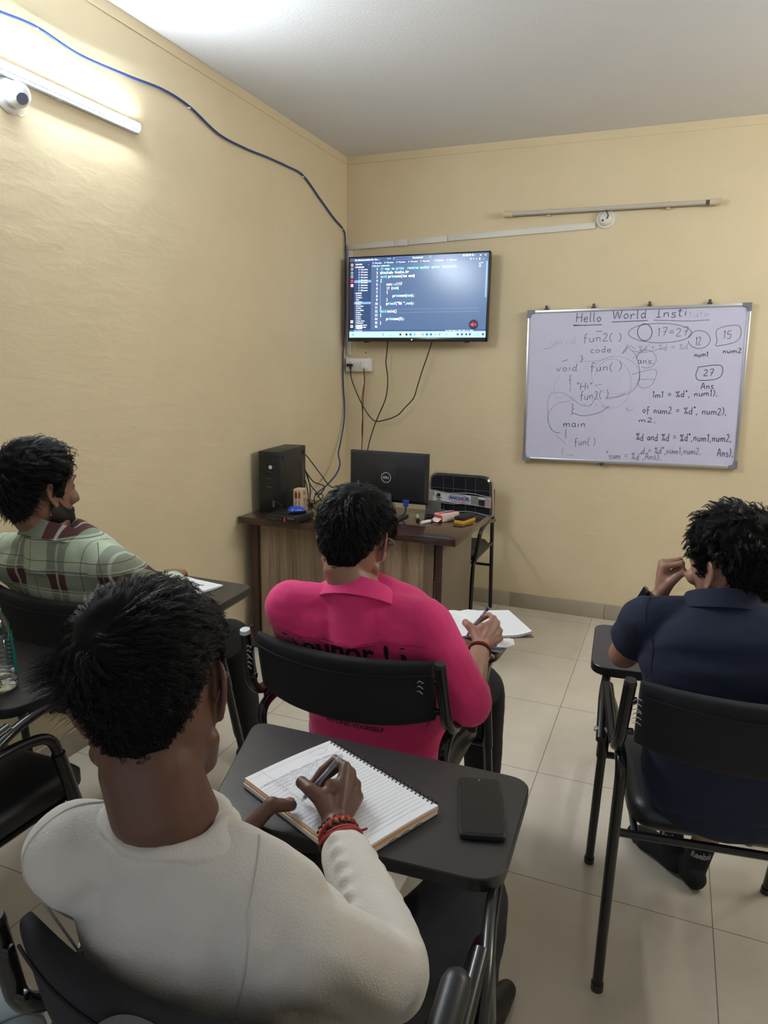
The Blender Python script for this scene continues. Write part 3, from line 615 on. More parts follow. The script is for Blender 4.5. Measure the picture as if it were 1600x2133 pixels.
# ------------------------------------------------------------------ monitor seen from behind
MC = np.array((.722, -1.0, .962)); MW, MH = .452, .272
t = thing('computer_monitor', 'black computer monitor on the desk seen from behind', 'monitor', (MC[0], MC[1], ZT))
b0 = np.array((MC[0], MC[1], ZT)); mbk = mat('monitor_black', (.012,.013,.017), .38, bump=.1, bscale=500, bdist=.0004)
mb = MB(); mb.box(MC+(0,.012,0), (MW, .018, MH), bev=.004)
ring = lambda w, h, y: np.array([(MC[0]+a*w/2, y, MC[2]+b_*h/2+.004) for a, b_ in ((-1,-1),(1,-1),(1,1),(-1,1))])
mb.loft([ring(MW-.004, MH-.01, MC[1]+.004), ring(MW-.03, MH-.03, MC[1]-.018), ring(MW-.10, MH-.08, MC[1]-.028)])
mb.build('rear_casing', mbk, t, b0)
MB().box(MC+(0,.0218,.004), (MW-.02, .001, MH-.03)).build('screen', mat('dark_screen', (.01,.01,.012), .1), t, b0)
MB().box(MC+(.0,-.0205,.108), (.30, .004, .005), bev=.001).build('vent_slot', blk, t, b0)
MB().box(MC+(0,-.026,.008), (.125, .010, .135), bev=.002).build('mount_cover', mat('monitor_cover', (.010,.010,.014), .5), t, b0)
bd = MB(); by = MC[1]-.0316
A = np.linspace(0, 2*PI, 41)
bd.ribbon([(MC[0]+.0265*math.cos(a), by, MC[2]+.002+.0265*math.sin(a)) for a in A], .0028, (0,-1,0))
put_text(bd, 'DELL', .0165, lambda u, v: (MC[0]+u, by, MC[2]-.0035+v), 'CENTER', bold=.03)
bd.build('maker_badge', mat('silver_badge', (.62,.64,.66), .35), t, b0)
stand = mat('grey_stand', (.11,.12,.14), .35, metal=.4)
mb = MB(); sx_ = MC[0]-.01; 

# stand arm with a round cable hole, built as four strips round the opening
def armpt(u, v): return np.array((sx_+u, MC[1]-.03-.015*(-v/.235), MC[2]+v))
hole_p = [(.019*math.cos(a), -.132+.019*math.sin(a)) for a in np.linspace(0, 2*PI, 24, endpoint=False)]
op = []
for a in np.linspace(0, 2*PI, 24, endpoint=False):
    ca, sa = math.cos(a), math.sin(a); k = min(.043/max(abs(ca),1e-6), (.078 if sa < 0 else .052)/max(abs(sa),1e-6)); op.append((ca*k, -.132+sa*k))
Vf = [armpt(*p)+(0,-.007,0) for p in hole_p]+[armpt(*p)+(0,-.007,0) for p in op]+[armpt(*p)+(0,.007,0) for p in hole_p]+[armpt(*p)+(0,.007,0) for p in op]
Ff = []
for j in range(24):
    k = (j+1) % 24
    Ff += [(j,k,24+k,24+j),(48+j,72+j,72+k,48+k),(j,48+j,48+k,k),(24+j,24+k,72+k,72+j)]
mb.add(Vf, Ff); mb.build('stand_arm', stand, t, b0)
MB().box((sx_+.01, MC[1]-.045, ZT+.008), (.22, .165, .014), bev=.004).build('stand_foot', mat('stand_foot_black', (.02,.02,.024), .3), t, b0)
vg = np.array((MC[0]+.115, MC[1]-.03, MC[2]-.118))
mb = MB(); mb.box(vg, (.034,.018,.018), bev=.003); mb.box(vg+(0,0,-.018), (.026,.014,.022), bev=.003)
vt = thing('monitor_cable', 'black monitor cable with blue connector hanging behind the screen', 'cable', tuple(vg))
mb.build('connector', mat('blue_connector', S(32,60,150), .4), vt, vg)
MB().tube(cr([vg+(0,0,-.028), vg+(-.002,-.004,-.06), vg+(-.022,-.015,-.085), vg+(-.05,-.045,-.088), vg+(-.10,-.06,-.087), vg+(-.20,-.05,-.088), (.50,-1.08,ZT+.006)], 8), .0046, 8).build('cord', cord, vt, vg)
MB().tube([vg+(-.012,-.010,-.077), vg+(-.034,-.028,-.0935)], .0085, 10, rnd=True).build('ferrite_bead', cord, vt, vg)
# ------------------------------------------------------------------ desktop tower, small computer, mouse
TA = math.radians(8); TR = rotz(TA); TB = np.array((.052, -1.215, ZT))
def tw(x, y, z): return TB+TR@np.array((x, y, z))
t = thing('desktop_tower', 'tall black computer tower on the desk against the left wall', 'computer', tuple(TB))
W_, D_, H_ = .128, .375, .336
MB().box(tw(W_/2, D_/2+.004, H_/2), (W_, D_, H_), R=TR, bev=.004).build('case', mat('tower_black', (.014,.014,.015), .45, bump=.1, bscale=700, bdist=.0004), t, TB)
fp = MB(); fp.box(tw(W_/2, .0, H_/2), (W_, .012, H_), R=TR, bev=.004)
for k in range(13): fp.box(tw(W_*.55, -.007, H_-.022-k*.009), (W_*.8, .004, .0035), R=TR)
fp.build('front_bezel', mat('tower_front', (.010,.010,.011), .3), t, TB)
mb = MB(); mb.lathe([(.0105,0),(.0105,.002),(.002,.0024)], 20, tw(.07,-.007,H_-.085), TR@rotx(PI/2)); mb.build('power_badge', mat('silver_badge', (.62,.64,.66), .35), t, TB)
for z, h in ((H_-.118,.022),(H_-.155,.03),(H_-.20,.02)): MB().tube(fillet([tw(.045,-.008,z), tw(.048,-.014,z+.008), tw(.075,-.014,z+.008), tw(.078,-.008,z+.002)], .004, 3), .002, 6).build('port_cover', mat('tower_trim', (.05,.05,.05), .4), t, TB)
MB().box(tw(.085,-.007,.05), (.012,.003,.035), R=TR).build('label', mat('dark_label', (.07,.08,.1), .4), t, TB)
for y, z in ((.03,H_-.03),(.345,H_-.035)): MB().box(tw(W_+.001, y, z), (.004,.022,.022), R=TR, bev=.001).build('side_foot', blk_matte, t, TB)
for i, z in enumerate((.235,.215,.19,.165,.15)): MB().box(tw(W_*.5, D_+.010, z+.04), (.03,.02,.012), R=TR, bev=.002).build('rear_plug', blk if i else mat('silver_badge', (.6,.6,.6), .4), t, TB)
for i, (y, z) in enumerate(((.30,.20),(.30,.11))): MB().box(tw(W_+.0008, y+.03, z), (.001,.035,.09), R=TR).build('sticker', mat('dark_sticker', (.035,.045,.05), .3), t, TB)
r_ = lambda *p: np.array(p)
leads = [('black cable looping from the tower to the monitor', [tw(.07,.40,.285), tw(.10,.45,.27), tw(.20,.42,.17), tw(.30,.35,.10), (.46,-.86,.838), (.53,-.955,.84)]),
 ('black cable drooping from the tower to the desktop', [tw(.075,.40,.24), tw(.09,.45,.20), tw(.13,.44,.10), tw(.18,.42,.05), tw(.24,.36,.012), (.40,-.92,.758)]),
 ('black cable bending sharply behind the tower', [tw(.08,.40,.23), tw(.10,.44,.18), tw(.15,.45,.11), tw(.22,.45,.085), tw(.18,.5,.03), tw(.16,.48,.006)]),
 ('thin black cable curling on the desk beside the tower', [tw(.07,.40,.21), tw(.11,.42,.12), tw(.135,.40,.04), tw(.16,.34,.008), tw(.21,.30,.006), tw(.24,.36,.035), tw(.21,.40,.05), tw(.19,.36,.035), tw(.22,.28,.007)]),
 ('black cable dropping straight behind the tower', [tw(.09,.40,.20), tw(.115,.43,.16), tw(.14,.42,.08), tw(.145,.40,.008), tw(.20,.22,.006)])]
for lb, pp in leads: 
    b0 = np.asarray(pp[0]); t = thing('computer_cable', lb, 'cable', tuple(b0)); MB().tube(cr(pp, 8), .0034, 7).build('cord', cord, t, b0)
MBt = np.array((.305, -1.325, ZT)); MR = rotz(math.radians(-2))
t = thing('mini_computer', 'flat black mini computer lying on the desk under the mouse', 'computer', tuple(MBt))
MB().box(MBt+(0,0,.021), (.182,.178,.034), R=MR, bev=.003).build('case', mat('mini_black', (.016,.016,.017), .35), t, MBt)
for x, y in ((-.07,-.07),(.07,-.07),(.07,.07),(-.07,.07)): MB().tube([MBt+(x,y,0), MBt+(x,y,.005)], .007, 10).build('rubber_foot', blk_matte, t, MBt)
MB().box(MBt+MR@r_(0,-.0895,.021), (.178,.003,.030), R=MR, bev=.001).build('front_panel', mat('mini_front', (.008,.008,.009), .3), t, MBt)
MB().box(MBt+MR@r_(.022,-.0915,.020), (.008,.002,.022), R=MR).build('red_stripe', mat('red_stripe', (.60,.03,.04), .4), t, MBt)
for x in (-.07,-.052,-.04,-.02,-.002): MB().box(MBt+MR@r_(x,-.0915,.019), (.007,.002,.004), R=MR).build('port', mat('port_grey', (.10,.10,.10), .4), t, MBt)
mb = MB(); put_text(mb, 'ThinkCentre', .008, lambda u, v: MBt+MR@r_(.038+u,-.0917,.026+v)); mb.build('lettering', mat('label_white', (.6,.6,.6), .5), t, MBt)
mo = np.array((.345,-1.325,ZT+.038)); mR = rotz(math.radians(-38))
t = thing('computer_mouse', 'blue computer mouse resting on the flat mini computer', 'mouse', tuple(mo))
def mouse_part(z0, z1, k):
    mb = MB(); rings = []
    for i in range(13):
        q = -1+2*i/12; w = .030*(1-.25*max(0,q)**2)*math.sqrt(max(.02,1-q**4)); hh = (.036*(1-.35*(q+.15)**2))*math.sqrt(max(.02,1-q**6))
        a = np.linspace(0, 2*PI, 20, endpoint=False)
        z = np.clip(hh*(.5+.62*np.sin(a)), 0, None); z = z0+(z-0)*1.0 if False else np.clip(z, z0, z1)
        rings.append(mo+(mR@np.stack([w*k*np.cos(a), np.full(20, .052*q), z]) ).T)
    return mb.loft(rings)
mouse_part(0, .018, 1.0).build('base', blk, t, mo); mouse_part(.0175, .05, .985).build('shell', mat('blue_shell', S(28,72,190), .3), t, mo)
MB().tube([mo+mR@r_(-.004,-.03,.030), mo+mR@r_(.004,-.03,.030)], .006, 12).build('scroll_wheel', blk, t, mo)
MB().tube(cr([mo+mR@r_(0,-.052,.010), mo+mR@r_(-.01,-.09,.004), (.245,-1.375,ZT+.041), (.225,-1.33,ZT+.042), (.215,-1.25,ZT+.05), tw(.09,-.02,.075), tw(.085,-.012,.09)], 8), .0018, 6).build('cord', cord, t, mo)
# box of markers
kb = np.array((.275,-1.165,ZT)); kR = rotz(math.radians(6)); KW, KD, KH = .050,.066,.140
t = thing('marker_box', 'cream carton printed with black and red marker pens', 'box', tuple(kb))
MB().box(kb+(0,0,KH/2), (KW,KD,KH), R=kR, bev=.001).build('carton', mat('cream_carton', (.60,.46,.30), .6), t, kb)
fp = lambda u, v: kb+kR@r_(u, -KD/2-.0008, v)
mb = MB()
def quad(u0, v0, u1, v1, mi): mb.add([fp(u0,v0), fp(u1,v0), fp(u1,v1), fp(u0,v1)], [(0,1,2,3)], mi)
quad(-KW/2+.002,.003,KW/2-.002,KH-.003,0); quad(-KW/2+.002,.003,-KW/2+.006,KH-.003,2)
for u, mi in ((-.009,1),(.010,2)):
    quad(u-.006,.012,u+.006,.085,3); quad(u-.007,.085,u+.007,.090,3); quad(u-.007,.090,u+.007,.112,mi); mb.add([fp(u-.007,.112), fp(u+.007,.112), fp(u+.003,.128), fp(u-.003,.128)], [(0,1,2,3)], mi); quad(u-.002,.03,u+.002,.075,mi); quad(u-.007,.006,u+.007,.014,mi)
mb.build('printed_front', [mat('carton_front', (.62,.45,.28), .6), mat('print_black', (.02,.02,.02), .5), mat('print_red', (.62,.05,.03), .5), mat('print_white', (.78,.75,.72), .5)], t, kb)
mb = MB(); fs = lambda u, v: kb+kR@r_(KW/2+.0008, u, v)
put_text(mb, 'XL', .024, lambda u, v: fs(-.012+u, .108+v), bold=.03); put_text(mb, 'MARKER', .018, lambda u, v: fs(.006-v, .020+u), bold=.02); put_text(mb, 'MARKER', .018, lambda u, v: fs(.026-v, .020+u), bold=.0)
mb.build('side_lettering', mat('print_brown', (.18,.07,.05), .5), t, kb)
def marker(label, p, ang, capc, hang=0):
    p = np.asarray(p, float); d = np.array([math.cos(ang), math.sin(ang), 0]); t = thing('whiteboard_marker', label, 'marker', tuple(p))
    MB().tube([p-d*.025, p+d*.055], .0085, 14).build('barrel', mat('marker_white', (.74,.73,.70), .35), t, p)
    MB().tube([p-d*.066, p-d*.0655, p-d*.0245], [.006,.009,.009], 14).build('cap', mat(capc[0], capc[1], .35), t, p)
    MB().tube([p+d*.055, p+d*.063], .0072, 14).build('end_plug', mat(capc[0], capc[1], .35), t, p)
    MB().tube([p+d*.0+(0,0,.0002), p+d*.018+(0,0,.0002)], .0087, 14).build('print_band', mat('marker_print', (.10,.10,.11), .5), t, p)
marker('black capped whiteboard marker lying beside the monitor stand', (.902,-1.02,ZT+.009), math.radians(112), ('cap_black', (.01,.01,.01)))
marker('white whiteboard marker lying in front of the red carton', (.985,-1.065,ZT+.009), math.radians(68), ('cap_white', (.74,.73,.70)))
# open red and white carton
cb = np.array((1.045,-.965,ZT)); cR = rotz(math.radians(62))
t = thing('small_carton', 'open red and white paper carton on the desk corner', 'carton', tuple(cb))
mb = MB(); mb.box(cb+(0,0,.022), (.125,.062,.040), R=cR, bev=.002); mb.build('carton_body', mat('carton_cream', (.70,.58,.52), .55), t, cb)
MB().box(cb+cR@r_(0,-.0,.0428), (.118,.030,.0012), R=cR).build('printed_panel', mat('carton_red', (.62,.05,.07), .5), t, cb)
MB().box(cb+cR@r_(.01,-.0,.0438), (.05,.026,.0008), R=cR).build('blue_print', mat('carton_blue', (.06,.09,.32), .5), t, cb)
MB().add([cb+cR@r_(-.0635,-.03,.006), cb+cR@r_(-.0635,.03,.006), cb+cR@r_(-.0635,.03,.036), cb+cR@r_(-.0635,-.03,.036), cb+cR@r_(-.062,-.03,.006), cb+cR@r_(-.062,.03,.006), cb+cR@r_(-.062,.03,.036), cb+cR@r_(-.062,-.03,.036)], [(0,1,2,3),(7,6,5,4),(0,4,5,1),(1,5,6,2),(2,6,7,3),(3,7,4,0)]).build('red_end', mat('carton_red', (.62,.05,.07), .5), t, cb)
MB().box(cb+cR@r_(-.078,0,.012), (.032,.056,.0012), R=cR@roty(-.5)).build('open_flap', mat('carton_inside', (.75,.66,.64), .6), t, cb)
# leaning dark phone stand behind the carton
hb = np.array((.935,-.862,ZT)); hR = rotz(math.radians(20))
t = thing('desk_card_holder', 'dark grey folded stand leaning behind the carton', 'stand', tuple(hb))
MB().box(hb+hR@r_(0,.0,.038), (.085,.004,.080), R=hR@rotx(-.3), bev=.001).build('upright_plate', mat('grey_plate', (.10,.10,.10), .3), t, hb)
MB().box(hb+hR@r_(.005,-.04,.003), (.09,.09,.005), R=hR, bev=.001).build('base_plate', mat('black_plate', (.012,.012,.014), .3), t, hb)
# duster
db = np.array((1.142,-.955,ZT)); dR = rotz(math.radians(78))
t = thing('board_duster', 'yellow and black board duster on the desk corner', 'duster', tuple(db))
MB().box(db+(0,0,.026), (.135,.056,.020), R=dR, bev=.004).build('felt_pad', mat('duster_felt', (.012,.012,.014), .8, bump=.5, bscale=700, bdist=.001), t, db)
mb = MB(); mb.box(db+(0,0,.011), (.135,.056,.010), R=dR, bev=.002); 
for s_ in (-1, 1): mb.box(db+dR@r_(0,s_*.0255,.005), (.135,.005,.010), R=dR, bev=.001)
for s_ in (-1, 1): mb.box(db+dR@r_(s_*.063,s_*0,.005), (.008,.052,.010), R=dR, bev=.001)
mb.build('handle', mat('duster_yellow', (.72,.40,.03), .35), t, db)
# ------------------------------------------------------------------ student chairs with writing tablets
tube_b = mat('black_enamel_tube', (.010,.010,.011), .22)
fab = mat('black_fabric', (.007,.008,.012), .85, bump=.35, bscale=900, bdist=.0012)
vinyl = mat('black_vinyl', (.012,.012,.014), .42, bump=.15, bscale=300, bdist=.001)
tab_top = mat('dark_grain_laminate', (.017,.016,.017), .36, var=.3, vscale=260, bump=.25, bscale=420, bdist=.0008, spec=.7)
tab_edge = mat('tablet_edge_black', (.008,.008,.009), .35)
steel = mat('bright_steel', (.6,.6,.6), .3, metal=1)
thread = mat('grey_thread', (.45,.43,.40), .8)
ptop = mat('plastic_tube_plug', (.02,.02,.022), .4)
def rpoly(pts, r, k=6):
    P = [np.array(p, float) for p in pts]; n = len(P); out = []
    rr = r if hasattr(r, '__len__') else [r]*n
    for i in range(n):
        a = nrm(P[i-1]-P[i]); b = nrm(P[(i+1) % n]-P[i])
        for j in range(k+1):
            q = j/k; out.append((1-q)**2*(P[i]+a*rr[i])+2*q*(1-q)*P[i]+q*q*(P[i]+b*rr[i]))
    return out
def backrest(mb_back, w, z0, z1, yb, bulge, thick, sag=.0):
    """padded band between the posts, bowed backwards in plan"""
    nu, nv = 25, 15; rings = []
    for i in range(nu):
        u = -1+2*i/(nu-1); y = yb-bulge*(1-u*u); ring = []
        top = z1-sag*(1-u*u); bot = z0-(.020*(1-abs(u)**3)); th = thick*(1-.35*abs(u)**6)
        for k in range(nv*2):
            a = 2*PI*k/(nv*2); ca, sa = math.cos(a), math.sin(a)
            q = .5+.5*np.sign(sa)*abs(sa)**.35
            z = bot+(top-bot)*q; lean = -(z-z0)*.20
            ring.append((u*w, y+lean+th*.5*np.sign(ca)*abs(ca)**.6, z))
        rings.append(np.array(ring))
    return mb_back.loft(rings)
def seam(w, z, yb, bulge, thick, z0):
    out = []
    for i in range(25):
        u = -1+2*i/24; out.append((u*w*.985, yb-bulge*(1-u*u)-(z-z0)*.20-thick*.5-.0005, z-.006*(1-u*u)))
    return out
def student_chair(loc, rz, label, tablet=None, group='student chairs with writing tablets', seat=True, left_plug=None, tz=.77, bright=False, stitches=False, tmat=None):
    t = thing('tablet_chair', label, 'chair', (loc[0], loc[1], 0), rz, group)
    # backrest and seat
    w, z0, z1, yb, bg, th = .228, .728, .884, -.318, .055, .042
    bk = backrest(MB(), w, z0, z1, yb, bg, th).build('backrest', fab, t, angle=60)
    MB().tube(seam(w, z1-.028, yb, bg, th, z0), .0022, 6).build('piping', fab, bk)
    if stitches:
        for x, zz in ((-w+.004, z1-.03), (-w+.006, z1-.06), (w-.006, z1-.04)):
            for k in range(3): MB().tube(cr([(x-.004,yb-.065-k*.002,zz-k*.012), (x-.012,yb-.07,zz+.006-k*.012), (x-.02,yb-.06,zz-.004-k*.01)], 4), .0011, 5).build('loose_thread', thread, bk)
    sp = rpoly([(-.205,-.20),(.205,-.20),(.215,.215),(-.215,.215)], .07)
    MB().prism(sp, .425, .485, .022, fn=lambda v: (v[0], v[1], v[2]+.018*((v[0]/.21)**2)*(v[2] > .45))).build('seat', vinyl, t, angle=60)
    f = MB(); 
    for y in (-.225, .14): f.tube([(-.25,y,.435),(.25,y,.435)], .010, 10)
    for x in (-.19, .19): f.tube([(x,-.225,.420),(x,.14,.420)], .009, 8)
    f.build('seat_frame', tube_b, t)
    # legs
    for s_ in (-1, 1):
        x = .252*s_
        rear = fillet([(x,-.245,.006), (x*.99,-.278,.40), (x*.985,-.315,.665), (x*.99,-.20,.672)], [.10,.05])
        o = MB().tube(rear, .0130, 14).build('rear_leg', tube_b, t)
        MB().tube([(x,-.245,0),(x,-.246,.022)], .0155, 12).build('rubber_foot', ptop, o)
        front = fillet([(x*1.02,.245,.006),(x*1.01,.065,.655),(x*1.0,-.02,.672),(x*.99,-.22,.672)], [.055,.04])
        o = MB().tube(front, .0130, 14).build('front_leg', tube_b, t)
        MB().tube([(x*1.02,.245,0),(x*1.02,.239,.022)], .0155, 12).build('rubber_foot', ptop, o)
        MB().tube([(x*1.015,.123,.44),(x*1.012,.080,.60)], .0165, 12).build('sleeve', tube_b, o)
        # the bent tube that holds the backrest and runs forward as the arm
        xo = x+.012*s_
        arm = fillet([(xo*.955,-.372,.888),(xo*.99,-.340,.735),(xo,-.285,.690),(xo+.006*s_,-.06,.738)], [.06,.05])
        o = MB().tube(arm, .0135, 14).build('folding_arm', tube_b, t)
        MB().tube([arm[0]-np.array((0,-.0008,.004)), arm[0]+np.array((0,-.0012,.006))], [.0140,.0125], 14).build('post_cap', ptop if not (left_plug and s_ < 0) else left_plug, o)
        for zz in (.845, .765): MB().box((xo*.93,-.350-(zz-.765)*.2,zz), (.022,.012,.014), bev=.003).build('bracket', tube_b, o)
        MB().box((x+.002*s_,-.255,.680), (.016,.05,.020), bev=.004).build('joint_plate', tube_b, o)
        if tablet is not None:
            xs = xo+.006*s_
            sup = fillet([(xs+.02*s_,-.215,.665),(xs+.012*s_,-.08,.728),(xs,.0,.738),(xs-.02*s_,.27,.738)], [.05,.04])
            o = MB().tube(sup, .0115, 12).build('tablet_support', tube_b, t)
            MB().tube([(xs+.036*s_,-.19,.680),(xs+.0*s_,-.19,.680)], .006, 8).build('bolt', steel, o)
    if tablet is not None:
        c, s_ = math.cos(-rz), math.sin(-rz)
        P = [((x-loc[0])*c-(y-loc[1])*s_, (x-loc[0])*s_+(y-loc[1])*c) for x, y in tablet]
        tb = MB().prism(rpoly(P, [.06,.055,.045,.045][:len(P)] if len(P) == 4 else .045), tz-.024, tz, .002, mi=0, mside=1)
        tb.build('writing_tablet', [tmat or tab_top, tab_edge], t)
    return t
# tablets: corners near-left, near-right, far-right, far-left in room coordinates
teal_plug = mat('pale_printed_plug', (.55,.62,.66), .4)
student_chair((.51,-2.705), 0, 'black tablet chair under the person in the plaid shirt', [(.245,-2.715),(.805,-2.715),(.79,-2.44),(.22,-2.43)])
student_chair((1.432,-2.722), 0, 'black tablet chair under the person in the pink shirt', [(1.215,-2.735),(1.722,-2.725),(1.735,-2.43),(1.13,-2.405)], left_plug=teal_plug, stitches=True)
student_chair((2.277,-2.606), math.radians(8), 'black tablet chair under the person in the navy shirt', [(1.968,-2.672),(2.52,-2.62),(2.545,-2.30),(1.945,-2.325)], stitches=True)
student_chair((.545,-3.42), 0, 'black tablet chair holding the plastic water bottle', [(.30,-3.475),(.80,-3.478),(.85,-3.16),(.24,-3.15)])
near_chair = student_chair((1.66,-3.625), math.radians(3), 'black tablet chair nearest the camera under the cream sweatshirt', [(1.425,-3.602),(1.936,-3.572),(1.926,-3.268),(1.322,-3.280)])
student_chair((2.72,-1.85), 0, 'tablet chair with sheen painted grey on its top at the right edge behind the navy shirt', [(2.405,-1.855),(2.98,-1.86),(2.98,-1.56),(2.44,-1.55)], tmat=mat('painted_sheen_top', (.17,.155,.135), .4))  # sheen on the dark tablet is put into its colour as grey
for nm, a, b, r in (('arm_pad', (.262,-.185,.800), (.250,-.36,.735), .019),):
    MB().tube([a, b], r, 14, rnd=True).build(nm, vinyl, near_chair)
st_ = np.array((1.640,-4.040,.872)); t = thing('bag_strap', 'grey woven strap looped over the nearest chair back', 'strap', tuple(st_))
mb = MB(); Pst = cr([st_+np.array(q) for q in ((.075,.0,-.05),(.065,-.006,-.012),(.040,-.010,.006),(.012,-.016,.006),(-.008,-.026,-.012),(-.016,-.030,-.06),(-.02,-.026,-.14))], 6); V = []; 
for i, q in enumerate(Pst):
    tg = nrm(Pst[min(i+1,len(Pst)-1)]-Pst[max(i-1,0)]); sd = nrm(np.cross(tg, (.2,-.6,.8)))*.0105; nn_ = nrm(np.cross(sd, tg))*.0015
    V.append([q+sd+nn_, q-sd+nn_, q-sd-nn_, q+sd-nn_])
mb.loft([np.array(v) for v in V]); mb.build('webbing', mat('grey_webbing', (.11,.105,.10), .9, bump=.6, bscale=500, bdist=.0015), t, st_)
# ------------------------------------------------------------------ the teacher's chair behind the desk
CBm = np.array((.905,-.33,0))
t = thing('teacher_chair', 'padded black chair wrapped in clear plastic behind the desk', 'chair', tuple(CBm))
def tc_pt(u, v, e):   # u across, v up the backrest, e out of the front face (towards the room)
    return np.array((.895+u, -.155-e+.03*(u/.2)**2*0-.03*(v/.23), .642+v))
tb_ = MB(); q = rpoly([(-.208,-.02),(.208,-.02),(.203,.245),(-.203,.245)], [.03,.03,.07,.07], 7)
tb_.prism(q, -.02, .024, .014, fn=lambda v: tc_pt(v[0], v[1], v[2]-.010*(v[0]/.2)**2*0+.008*math.cos(v[0]*7)))
bk = tb_.build('backrest', mat('wrapped_black_vinyl', (.020,.022,.030), .18, coat=.8, bump=.55, bscale=28, bdist=.008), t, CBm)
MB().tube(cr([tc_pt(a*1.0, b, 0) for a, b in q[::2]], 3, closed=True), .009, 8, closed=True).build('edge_trim', mat('beige_trim', (.42,.36,.28), .5), t, CBm)
st = MB()
for u in (-.105,-.04,.04,.105): st.ribbon([tc_pt(u, v, .0335) for v in np.linspace(.0,.225,8)], .003, (0,-1,0)); 
for v in (.075, .15): st.ribbon([tc_pt(u, v, .0338) for u in np.linspace(-.19,.19,12)], .003, (0,-1,0))
st.build('quilting_seam', mat('seam_grey', (.10,.11,.13), .4), bk, CBm)
lab = MB()
def lq(u0, v0, u1, v1, mi, e=.0345):
    n = 10; us = np.linspace(u0, u1, n)
    lab.add([tc_pt(u, v0-.05*u, e+.002) for u in us]+[tc_pt(u, v1-.05*u, e+.002) for u in us], [(i,i+1,n+i+1,n+i) for i in range(n-1)], mi)
lq(-.205,.055,.205,.118,0); lq(.075,.057,.125,.115,2,.0352); lq(.125,.057,.165,.10,1,.0352); lq(.165,.057,.203,.112,4,.0352); lq(-.203,.057,-.178,.114,4,.0352); lq(-.178,.085,-.168,.114,2,.0352)
A = np.linspace(0, 2*PI, 41)
lab.ribbon([tc_pt(-.002+.072*math.cos(a), .087+.025*math.sin(a)-.05*(-.002+.072*math.cos(a)), .0375) for a in A], .0025, (0,-1,0), 3)
put_text(lab, 'ANCHOR', .030, lambda u, v: tc_pt(u-.002, .080+v-.05*u, .038), 'CENTER', 3, bold=.04)
lab.ribbon([tc_pt(-.045+.09*k/12, .073+.008*math.sin(k/12*PI)-.003, .038) for k in range(13)], .002, (0,-1,0), 5)
put_text(lab, 'THE CHAIR', .010, lambda u, v: tc_pt(u+.006, .066+v, .038), 'CENTER', 5)
for a, b, c, d in ((-.148,.092,-.126,.114),(-.152,.082,-.120,.088),(-.139,.070,-.135,.084),(-.152,.066,-.122,.070),(-.154,.090,-.150,.104)): lq(a, b-.007, c, d-.007, 1, .036)
lab.build('brand_label', [mat('label_paper', (.74,.74,.76), .4), mat('print_black', (.02,.02,.02), .5), mat('label_photo_grey', (.30,.28,.28), .4), mat('label_navy', (.03,.06,.30), .4), mat('label_photo_pink', (.48,.34,.34), .4), mat('label_red', (.6,.08,.08), .4)], bk, CBm)
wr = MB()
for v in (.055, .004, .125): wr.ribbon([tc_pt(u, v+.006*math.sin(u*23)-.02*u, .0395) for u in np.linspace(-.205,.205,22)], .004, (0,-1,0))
wr.build('painted_wrap_glint', mat('plastic_glint', (.45,.50,.55), .1), bk, CBm)  # flat pale ribbons paint glints on the plastic wrap
MB().prism([(.895+a, -.40+b) for a, b in rpoly([(-.21,-.20),(.21,-.20),(.21,.20),(-.21,.20)], .06)], .43, .49, .02).build('seat', vinyl, t, CBm)
for s_ in (-1, 1):
    x = .895+.205*s_
    MB().tube(fillet([(x,-.09,.0),(x,-.13,.45),(x,-.165,.80)], .1), .0125, 12).build('rear_leg', tube_b, t, CBm)
    MB().tube(fillet([(x,-.62,.0),(x,-.58,.44),(x,-.14,.45)], .06), .0125, 12).build('front_leg', tube_b, t, CBm)
    MB().tube(fillet([(x+.012*s_,-.145,.60),(x+.03*s_,-.40,.64),(x+.03*s_,-.56,.62),(x+.01*s_,-.585,.44)], .05), .0125, 12).build('armrest', tube_b, t, CBm)
for y in (-.60, -.13): MB().tube([(.69,y,.30),(1.10,y,.30)], .009, 10).build('stretcher', tube_b, t, CBm)
# ------------------------------------------------------------------ people
def remesh(mb, name, m, parent, base, voxel, smooth=4, disp=None, post=None):
    me = bpy.data.meshes.new('raw'); me.from_pydata(mb.V, [], mb.F)
    bm = bmesh.new(); bm.from_mesh(me); bmesh.ops.recalc_face_normals(bm, faces=bm.faces[:]); bm.to_mesh(me); bm.free()
    ob = bpy.data.objects.new('raw', me); COL.objects.link(ob)
    md = ob.modifiers.new('r', 'REMESH'); md.mode = 'VOXEL'; md.voxel_size = voxel; md.adaptivity = 0
    if smooth:
        ms = ob.modifiers.new('s', 'SMOOTH'); ms.factor = .5; ms.iterations = smooth
    bpy.context.view_layer.update()
    out = bpy.data.meshes.new_from_object(ob.evaluated_get(bpy.context.evaluated_depsgraph_get()))
    bpy.data.objects.remove(ob); bpy.data.meshes.remove(me)
    n = len(out.vertices); V = np.empty(n*3); out.vertices.foreach_get('co', V); V = V.reshape(-1, 3)
    if disp is not None:
        N = np.empty(n*3); out.vertex_normals.foreach_get('vector', N); N = N.reshape(-1, 3)
        V = V+N*disp(V, N)[:,None]
    bvh = BVHTree.FromPolygons([Vector(v) for v in V], [tuple(p.vertices) for p in out.polygons])
    Vw = V.copy(); V = V-np.asarray(base)
    out.vertices.foreach_set('co', V.ravel()); out.name = name
    out.materials.clear(); out.materials.append(m)
    out.polygons.foreach_set('use_smooth', [True]*len(out.polygons)); out.update()
    o = bpy.data.objects.new(name, out); COL.objects.link(o); o.parent = parent
    return o, bvh, Vw
